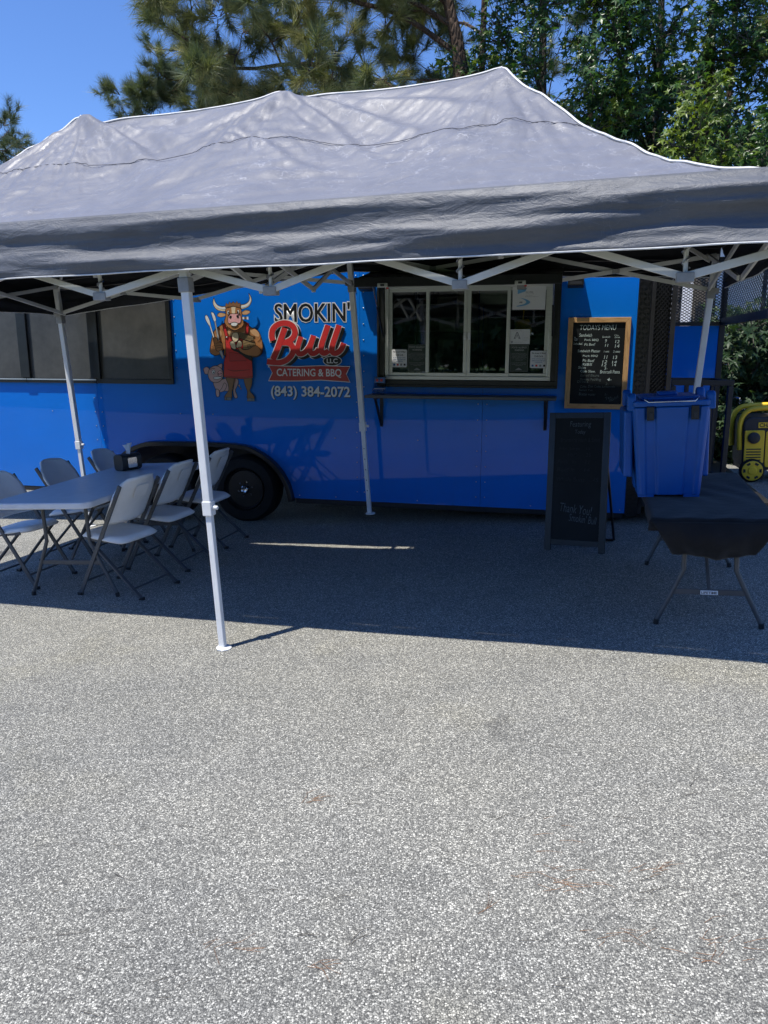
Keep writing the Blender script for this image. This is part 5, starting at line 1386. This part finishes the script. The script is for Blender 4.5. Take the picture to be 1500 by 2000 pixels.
for k in range(5): MB().box(-0.335, -0.185, -0.2665, -0.2625, 0.235 + 0.03*k, 0.247 + 0.03*k).build('panel_slot', M['black_plastic'], pn)
pn2 = MB().prism(rrect(0.48, 0.40, 0.03, 4, 0.10, 0.36), lambda a, b, d: (a, d, b), -0.258, -0.241).build('side_cover', M['yellow'], ge, bevel=0.004)
for k in range(9): MB().box(-0.10, 0.14, -0.2625, -0.2585, 0.205 + 0.033*k, 0.220 + 0.033*k).build('cooling_slot', M['black_plastic'], pn2, bevel=0.002)
MB().box(0.17, 0.30, -0.2625, -0.2585, 0.25, 0.48).build('hatch', M['gen_grey'], pn2)
pb = MB().box(-0.22, 0.10, -0.2445, -0.2415, 0.590, 0.650).build('maker_plate', M['yellow'], ge)
lettering('CHAMPION', 'd_black', pb, (-0.21, 0.09, 0.598, 0.642), -0.2455, 0.03)
for x in (-0.27, 0.27):
    wl_ = MB().lathe([(0.115, -0.30), (0.128, -0.29), (0.128, -0.245), (0.10, -0.24)], 28, (x, 0, 0.129), 'y').build('wheel', M['rubber'], ge, 40)
    MB().lathe([(0.108, -0.305), (0.10, -0.308), (0.05, -0.302), (0.04, -0.315), (0.005, -0.316)], 28, (x, 0, 0.129), 'y').build('wheel_cover', M['yellow'], wl_, 40)
    for k in range(6):
        a = k * math.pi / 3
        MB().prism([(0.070, -0.016), (0.094, -0.022), (0.094, 0.022), (0.070, 0.016)], lambda p, q, d: (x + p*math.cos(a) - q*math.sin(a), d, 0.129 + p*math.sin(a) + q*math.cos(a)), -0.3095, -0.3065).build('wheel_slot', M['black_plastic'], wl_)

# ------------------------------------------------------------------ shed behind the porch
shd = empty('shed', (5.3, 12.4, gz(5.3, 12.4) - 0.05)); tag(shd, 'white shed with a speckled brown panel behind the porch mesh', 'shed')
d1 = Vector((-0.75, 0.66, 0)); d2 = Vector((0.70, 0.71, 0))
def shbox(name, mat, l0, l1, r0, r1, z0, z1):
    vs = [tuple(d1*a + d2*b + Vector((0, 0, z))) for z in (z0, z1) for a, b in ((l0, r0), (l1, r0), (l1, r1), (l0, r1))]
    return MB().add(vs, [(0,1,2,3),(4,7,6,5),(0,4,5,1),(1,5,6,2),(2,6,7,3),(3,7,4,0)]).build(name, mat, shd)
for k in range(15):
    shbox('siding_board', M['white_wall'], 0.0, 2.5, 0.0, 1.74, 0.2*k, 0.2*k + 0.196)
shbox('panel', M['brown_panel'], 0.17, 0.52, -0.02, -0.002, 1.75, 2.85)
shbox('roof', M['dark_steel'], -0.15, 2.65, -0.15, 1.9, 3.0, 3.08)

# ------------------------------------------------------------------ foliage
def star_leaf():
    pts = []; lobes = [(-28, 0.72), (28, 0.98), (90, 1.12), (152, 0.98), (208, 0.72)]
    out = []
    for i, (a, r_) in enumerate(lobes):
        out.append((a, r_))
        if i < 4: out.append(((a + lobes[i+1][0]) / 2, 0.36))
    out.append((270, 0.16))
    V = [(0, 0, 0.0)] + [(r_*math.cos(R(a)), r_*math.sin(R(a)), -0.16*r_*r_ + 0.05*math.sin(a)) for a, r_ in out]
    n = len(out)
    return np.array(V), np.array([(0, 1 + i, 1 + (i + 1) % n) for i in range(n)])
def tuft(nn, L, w, seed, spread=(18, 72)):
    r_ = np.random.default_rng(seed); V = []; F = []
    for k in range(nn):
        az = r_.uniform(0, 6.283); el = R(r_.uniform(*spread)); l = L * r_.uniform(0.75, 1.1)
        b = np.array([0, 0, r_.uniform(-0.35, 0.15) * L])
        d = np.array([math.cos(az)*math.sin(el), math.sin(az)*math.sin(el), math.cos(el)])
        s_ = np.cross(d, [0.3, 0.5, 0.8]); s_ = s_ / np.linalg.norm(s_) * w
        tip = b + d * l - np.array([0, 0, 0.18 * l * math.sin(el)])
        i = len(V); V += [b - s_, b + s_, tip]; F.append((i, i+1, i+2))
    return np.array(V), np.array(F)
def rots(axis, spin, seed):
    """matrices whose local z points along axis, turned about it by spin"""
    axis = axis / np.linalg.norm(axis, axis=1, keepdims=True)
    ref = np.tile(np.array([0.0, 0, 1]), (len(axis), 1)); par = np.abs(axis[:, 2]) > 0.95; ref[par] = (1, 0, 0)
    xa = np.cross(ref, axis); xa /= np.linalg.norm(xa, axis=1, keepdims=True); ya = np.cross(axis, xa)
    c, s_ = np.cos(spin)[:, None], np.sin(spin)[:, None]
    return np.stack([xa*c + ya*s_, -xa*s_ + ya*c, axis], -1)
def scatter(tmpls, pos, rot, sc):
    Vs, Fs = [], []; base = 0; n = len(pos); pick = rng.integers(0, len(tmpls), n)
    for ti, (tv, tf) in enumerate(tmpls):
        s_ = np.where(pick == ti)[0]
        if not len(s_): continue
        V = np.einsum('nij,kj->nki', rot[s_], tv) * sc[s_][:, None, None] + pos[s_][:, None, :]
        F = tf[None] + (np.arange(len(s_)) * len(tv))[:, None, None] + base
        Vs.append(V.reshape(-1, 3)); Fs.append(F.reshape(-1, 3)); base += len(s_) * len(tv)
    return np.concatenate(Vs), np.concatenate(Fs)
STAR = [star_leaf()]
TUFT = [tuft(40, 1.0, 0.013, k, (8, 62)) for k in range(6)]

def grow(name, label, cat, base, trunk, tr, clusters, bark, leafm, kind, per, size, twig=True, group=None, mix_at=0.0):
    """trunk: polyline; clusters: list of (centre, radius); limbs run from the trunk to each cluster, twigs into it"""
    o = empty(name, (base[0], base[1], gz(base[0], base[1]) - 0.05)); tag(o, label, cat, group)
    off = Vector(o.location)
    tp = [Vector(p) for p in spline([Vector(p) for p in trunk], 6)]
    rr = [tr * (1 - 0.75 * i / (len(tp) - 1)) for i in range(len(tp))]
    MB().tube([p - off for p in tp], rr, 12).build('trunk', bark, o, 60)
    lm = MB(); P = []; A = []
    done = []                                  # points on limbs built so far, for branches to fork from
    order = sorted(clusters, key=lambda q: -rnd.random() - 0.05 * (Vector(q[0]) - tp[-1]).length)
    prim = max(5, len(order) // 8)
    for ci_, (c, rad) in enumerate(order):
        c = Vector(c)
        if ci_ < prim or not done:
            want = c.z - 0.25 * (Vector((c.x, c.y, 0)) - Vector((tp[-1].x, tp[-1].y, 0))).length - rnd.uniform(0, 0.5)
            s0 = min(tp, key=lambda q: abs(q.z - want)); r0 = min(tr * 0.38, 0.014 + 0.009 * (c - s0).length)
        else:
            s0, r0 = min(done, key=lambda q: (q[0] - c).length + (0.6 if q[0].z > c.z else 0))
            r0 = min(r0 * 0.75, 0.010 + 0.006 * (c - s0).length)
        L = (c - s0).length
        mid = s0.lerp(c, 0.5) + Vector((rnd.uniform(-.12, .12), rnd.uniform(-.12, .12), rnd.uniform(-0.05, 0.14))) * L * 0.6
        path = spline([s0, s0.lerp(mid, 0.5) + Vector((0, 0, 0.04 * L)), mid, mid.lerp(c, 0.55) + Vector((rnd.uniform(-.08, .08), 0, rnd.uniform(-.08, .08))) * L, c], 3)
        rs_ = [r0 * (1 - 0.7 * i / (len(path) - 1)) for i in range(len(path))]
        lm.tube([p - off for p in path], rs_, 5, False)
        done += [(p, q) for p, q in list(zip(path, rs_))[3::2]]
        nt = max(4, int(per / 6))
        for k in range(nt):
            d = Vector((rnd.gauss(0, 1), rnd.gauss(0, 1), rnd.gauss(0, 0.75))).normalized()
            tip = c + d * rad * rnd.uniform(0.5, 1.05)
            st = c + d * rad * 0.08 + (path[-4] - c) * rnd.uniform(0, 1.0)
            bend = st.lerp(tip, 0.5) + Vector((0, 0, rnd.uniform(-0.05, 0.1)))
            if twig: lm.tube([st - off, bend - off, tip - off], [0.010, 0.007, 0.004], 3, False)
            m_ = per // nt
            for q in range(m_):
                t_ = rnd.uniform(0.3, 1.0)
                b = (st.lerp(bend, t_*2) if t_ < 0.5 else bend.lerp(tip, t_*2 - 1))
                jit = 0.02 if kind == 'needle' else 0.10
                b = b + Vector((rnd.gauss(0, jit), rnd.gauss(0, jit), rnd.gauss(0, jit)))
                P.append(tuple(b - off))
                if kind == 'needle': A.append(tuple((tip - st).normalized() + Vector((rnd.gauss(0, .35), rnd.gauss(0, .35), rnd.gauss(0.12, .35)))))
                else: A.append((rnd.gauss(-0.15, 0.55), rnd.gauss(-0.45, 0.55), abs(rnd.gauss(0.75, 0.5))))
    lm.build('limbs', bark, o, 60)
    P = np.array(P); A = np.array(A); n = len(P)
    spin = rng.uniform(0, 6.283, n) if kind == 'needle' else rng.normal(math.pi, 0.9, n)
    Rm = rots(A, spin, 0); sc = size * rng.uniform(0.65, 1.2, n)
    V, F = scatter(TUFT if kind == 'needle' else STAR, P, Rm, sc)
    mats = leafm if isinstance(leafm, list) else [leafm]
    midx = None
    if len(mats) > 1:
        per_item = 40 if kind == 'needle' else len(STAR[0][1])
        nsel = (fbm(P[:, 0] * 1.1 + 3, P[:, 2] * 1.1 + P[:, 1], 77, 3) > mix_at).astype(np.int32)
        midx = np.repeat(nsel, per_item)[:len(F)]
    link('crown', fast_mesh('crown', V, F, mats, False, midx), o)
    return o
def box_clusters(n, x, y, z, rad, keep=None):
    out = []
    tries = 0
    while len(out) < n and tries < n * 30:
        tries += 1
        p = (rnd.uniform(*x), rnd.uniform(*y), rnd.uniform(*z))
        if keep and not keep(*p): continue
        out.append((p, rad * rnd.uniform(0.75, 1.25)))
    return out
# big pine: limbs sweep left over the trailer, open at the left like the photo
def pine_keep(x, y, z):
    if x < -3.2: return 5.6 < z < 8.0
    if x < -2.2: return z > 5.0
    return not (0.2 < x < 1.7 and y < 14.6 and 5.0 < z < 7.4)
cl1 = box_clusters(104, (-3.55, 1.0), (12.3, 15.2), (5.0, 8.6), 0.55, pine_keep)
grow('pine_tree', 'big pine with long drooping needles behind the middle of the canopy', 'pine tree', (1.15, 14.3),
     [(1.15, 14.3, 0), (1.18, 14.3, 3), (1.30, 14.25, 5.6), (1.22, 14.2, 6.5), (1.0, 14.2, 7.6), (0.9, 14.2, 10.5)], 0.20, cl1, M['bark_pine'], [M['needle'], M['needle_dark']], 'needle', 30, 0.34, mix_at=0.16)
cl2 = box_clusters(62, (-5.6, -2.2), (17.0, 18.6), (5.6, 8.0), 0.48, lambda x, y, z: z < 7.7 - abs(x + 3.9) * 0.6)
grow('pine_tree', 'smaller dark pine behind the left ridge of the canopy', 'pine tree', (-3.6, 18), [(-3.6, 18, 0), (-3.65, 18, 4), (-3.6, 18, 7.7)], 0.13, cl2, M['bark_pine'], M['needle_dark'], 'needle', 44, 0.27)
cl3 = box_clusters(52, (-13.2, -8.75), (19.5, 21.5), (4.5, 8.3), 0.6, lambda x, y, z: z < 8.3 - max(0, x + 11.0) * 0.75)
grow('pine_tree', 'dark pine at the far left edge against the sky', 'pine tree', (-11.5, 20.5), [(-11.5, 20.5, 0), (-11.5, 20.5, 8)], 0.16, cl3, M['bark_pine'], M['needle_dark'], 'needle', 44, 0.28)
cl4 = box_clusters(9, (5.35, 6.6), (11.0, 12.0), (5.15, 6.9), 0.42)
grow('pine_tree', 'pine bough hanging in at the upper right corner', 'pine tree', (8.6, 12.2), [(8.6, 12.2, 0), (8.5, 12.2, 5), (8.3, 12.2, 9)], 0.18, cl4, M['bark_pine'], M['needle'], 'needle', 54, 0.27)
cl5 = box_clusters(40, (-1.6, 4.5), (16.5, 18.5), (5.6, 9.5), 0.7)
grow('pine_tree', 'dark slim pine standing right behind the big pine', 'pine tree', (1.72, 15.6), [(1.72, 15.6, 0), (1.78, 15.6, 5), (1.85, 15.6, 11)], 0.11, cl5, M['bark_pine'], M['needle_dark'], 'needle', 34, 0.30)
# sweetgums
gums = [((2.75, 15.0), (1.25, 4.1), (12.8, 15.0), (4.0, 8.6), 100, 'star leaved gum tree just right of the canopy peak'),
        ((5.0, 15.6), (3.3, 6.0), (12.9, 15.2), (3.6, 8.4), 104, 'tall star leaved gum tree behind the right canopy slope'),
        ((7.4, 14.6), (5.5, 8.6), (12.8, 15.0), (3.2, 7.6), 84, 'star leaved gum tree at the right picture edge')]
for base, xr, yr, zr, n, lab in gums:
    grow('gum_tree', lab, 'gum tree', base, [(base[0], base[1], 0), (base[0] + 0.1, base[1], 4), (base[0] - 0.05, base[1], 9.5)], 0.15,
         box_clusters(n, xr, yr, zr, 0.52), M['bark_gum'], [M['leaf_gum'], M['leaf_gum_young_lit']], 'leaf', 74, 0.098, mix_at=0.5)  # second leaf colour paints sunlit yellow-green highlights into the crowns
yc = [((4.35, 12.0, 4.95), 0.30), ((4.50, 11.9, 4.60), 0.34), ((4.75, 12.0, 4.85), 0.24), ((4.15, 12.0, 4.45), 0.32), ((4.55, 12.0, 4.25), 0.36), ((4.95, 12.1, 4.35), 0.28), ((4.70, 11.9, 5.25), 0.2), ((4.4, 12.0, 4.05), 0.35)]
grow('gum_sapling', 'bright yellow green gum sapling above the right canopy slope', 'gum tree', (4.5, 12.25), [(4.5, 12.25, 0), (4.5, 12.2, 3), (4.55, 12.1, 5.2)], 0.05, yc, M['bark_gum'], [M['leaf_gum_young_lit'], M['leaf_gum']], 'leaf', 56, 0.095, mix_at=0.25)
yc = [((5.5, 12.05, 4.3), 0.3), ((5.75, 12.0, 4.0), 0.38), ((5.4, 12.0, 3.75), 0.36), ((5.95, 12.0, 3.8), 0.36), ((6.2, 12.1, 4.1), 0.3), ((5.6, 12.1, 4.65), 0.24)]
grow('gum_sapling', 'glossy green gum sapling low at the right edge', 'gum tree', (5.75, 12.2), [(5.75, 12.2, 0), (5.75, 12.15, 2.5), (5.7, 12.1, 4.6)], 0.05, yc, M['bark_gum'], [M['leaf_gum'], M['leaf_gum_young_lit']], 'leaf', 60, 0.095, mix_at=0.05)
# undergrowth beyond the porch
bc = box_clusters(150, (3.5, 7.0), (9.7, 11.6), (0.25, 1.95), 0.42, lambda x, y, z: z < 1.15 or x > 0.428 * y)
grow('shrub', 'dense dark green shrub beyond the porch railing', 'shrub', (6.0, 11.3), [(6.0, 11.3, 0), (6.05, 11.3, 0.8), (6.0, 11.3, 1.5)], 0.05, bc, M['bark_gum'], [M['leaf_far'], M['leaf_gum']], 'leaf', 90, 0.090, mix_at=0.35)
# slender trunks standing in the gum thicket
for i, (x, y, r_, lab) in enumerate(((4.02, 16.5, 0.10, 'dark slender trunk behind the middle of the gum thicket'), (5.55, 14.6, 0.13, 'thick dark trunk right of the gum thicket middle'), (6.3, 15.5, 0.09, 'thin dark trunk near the right picture edge'))):
    grow('slim_pine', lab, 'pine tree', (x, y), [(x, y, 0), (x + 0.05, y, 5), (x - 0.05, y, 12)], r_, box_clusters(8, (x - 1.2, x + 1.2), (y - 0.8, y + 0.8), (8.0, 10.5), 0.7), M['bark_pine'], M['needle_dark'], 'needle', 30, 0.30)
# far wood as one mass, and the wood across the lot that the glass reflects
def wood(name, n, x, y, zmax, size, label):
    P = np.stack([rng.uniform(*x, n), rng.uniform(*y, n), rng.uniform(0.0, 1.0, n) ** 0.8], 1)
    top = zmax * (0.72 + 0.28 * fbm(P[:, 0] * 0.35, P[:, 1] * 0.3, 5, 3)); P[:, 2] = P[:, 2] * top
    A = np.stack([rng.normal(0, 0.6, n), rng.normal(-0.3, 0.6, n), np.abs(rng.normal(0.6, 0.5, n))], 1)
    V, F = scatter(STAR, P, rots(A, rng.uniform(0, 6.28, n), 0), size * rng.uniform(0.6, 1.3, n))
    tag(link(name, fast_mesh(name, V, F, M['leaf_far'])), label, 'wood', kind='stuff')
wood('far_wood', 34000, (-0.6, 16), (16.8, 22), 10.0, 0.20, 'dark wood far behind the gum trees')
wood('wood_across_lot', 40000, (-60, 60), (-50, -42), 13.0, 0.8, 'wood across the lot behind the viewer')

# ------------------------------------------------------------------ litter on the asphalt
def litter(name, mat, spots, label):
    m_ = MB()
    for x, y, ang, L, w in spots:
        p = Vector((x, y, gz(x, y) + 0.003)); q = p + Vector((math.cos(ang), math.sin(ang), 0)) * L; q.z = gz(q.x, q.y) + 0.004
        mid = p.lerp(q, 0.5) + Vector((-math.sin(ang), math.cos(ang), 0)) * L * rnd.uniform(-0.12, 0.12) + Vector((0, 0, 0.002))
        m_.tube([p, mid, q], [w, w, w * 0.5], 3, False)
    tag(m_.build(name, mat), label, 'litter', kind='stuff')
def unp(px_, py_):
    a = (px_ - 750) / 1513; b = -(py_ - 1000) / 1513; p = R(12)
    d = Vector((a, math.cos(p) + b * math.sin(p), -math.sin(p) + b * math.cos(p)))
    t = (0 - CAM_H) / (d.z - 0.0526 * d.x + 0.0072 * d.y); return d.x * t, d.y * t
sp = []
for (cx, cy, n, sx, sy, ang) in ((1085, 1715, 18, 62, 26, -0.5), (605, 1570, 10, 16, 12, 0.6), (435, 1850, 8, 40, 10, 0.2), (1265, 1702, 9, 30, 10, 0.3), (620, 1888, 6, 22, 10, -0.4), (1400, 1850, 16, 70, 40, 0.1), (1180, 1830, 8, 60, 30, 0.0), (940, 1780, 4, 14, 8, 0.9), (1040, 1640, 5, 60, 40, 0)):
    for k in range(n):
        x, y = unp(rnd.gauss(cx, sx * 0.6), rnd.gauss(cy, sy * 0.6)); sp.append((x, y, ang + rnd.gauss(0, 0.45), rnd.uniform(0.03, 0.09), 0.0007))
litter('pine_needle_litter', M['needle_dead'], sp, 'rust coloured fallen pine needles scattered on the asphalt')
sp = []
for k in range(70):
    x, y = unp(rnd.uniform(20, 1480), rnd.uniform(1330, 1990)); sp.append((x, y, rnd.uniform(-0.5, 0.6), rnd.uniform(0.02, 0.08), 0.0008))
for cx, cy in ((1330, 1550), (1250, 1735), (1010, 1595), (690, 1845)):
    for k in range(2):
        x, y = unp(cx + rnd.gauss(0, 12), cy + rnd.gauss(0, 6)); sp.append((x, y, 0.5 + rnd.gauss(0, 0.3), 0.09, 0.0010))
litter('twig_litter', M['twig_dead'], sp, 'small dark twigs lying on the asphalt')
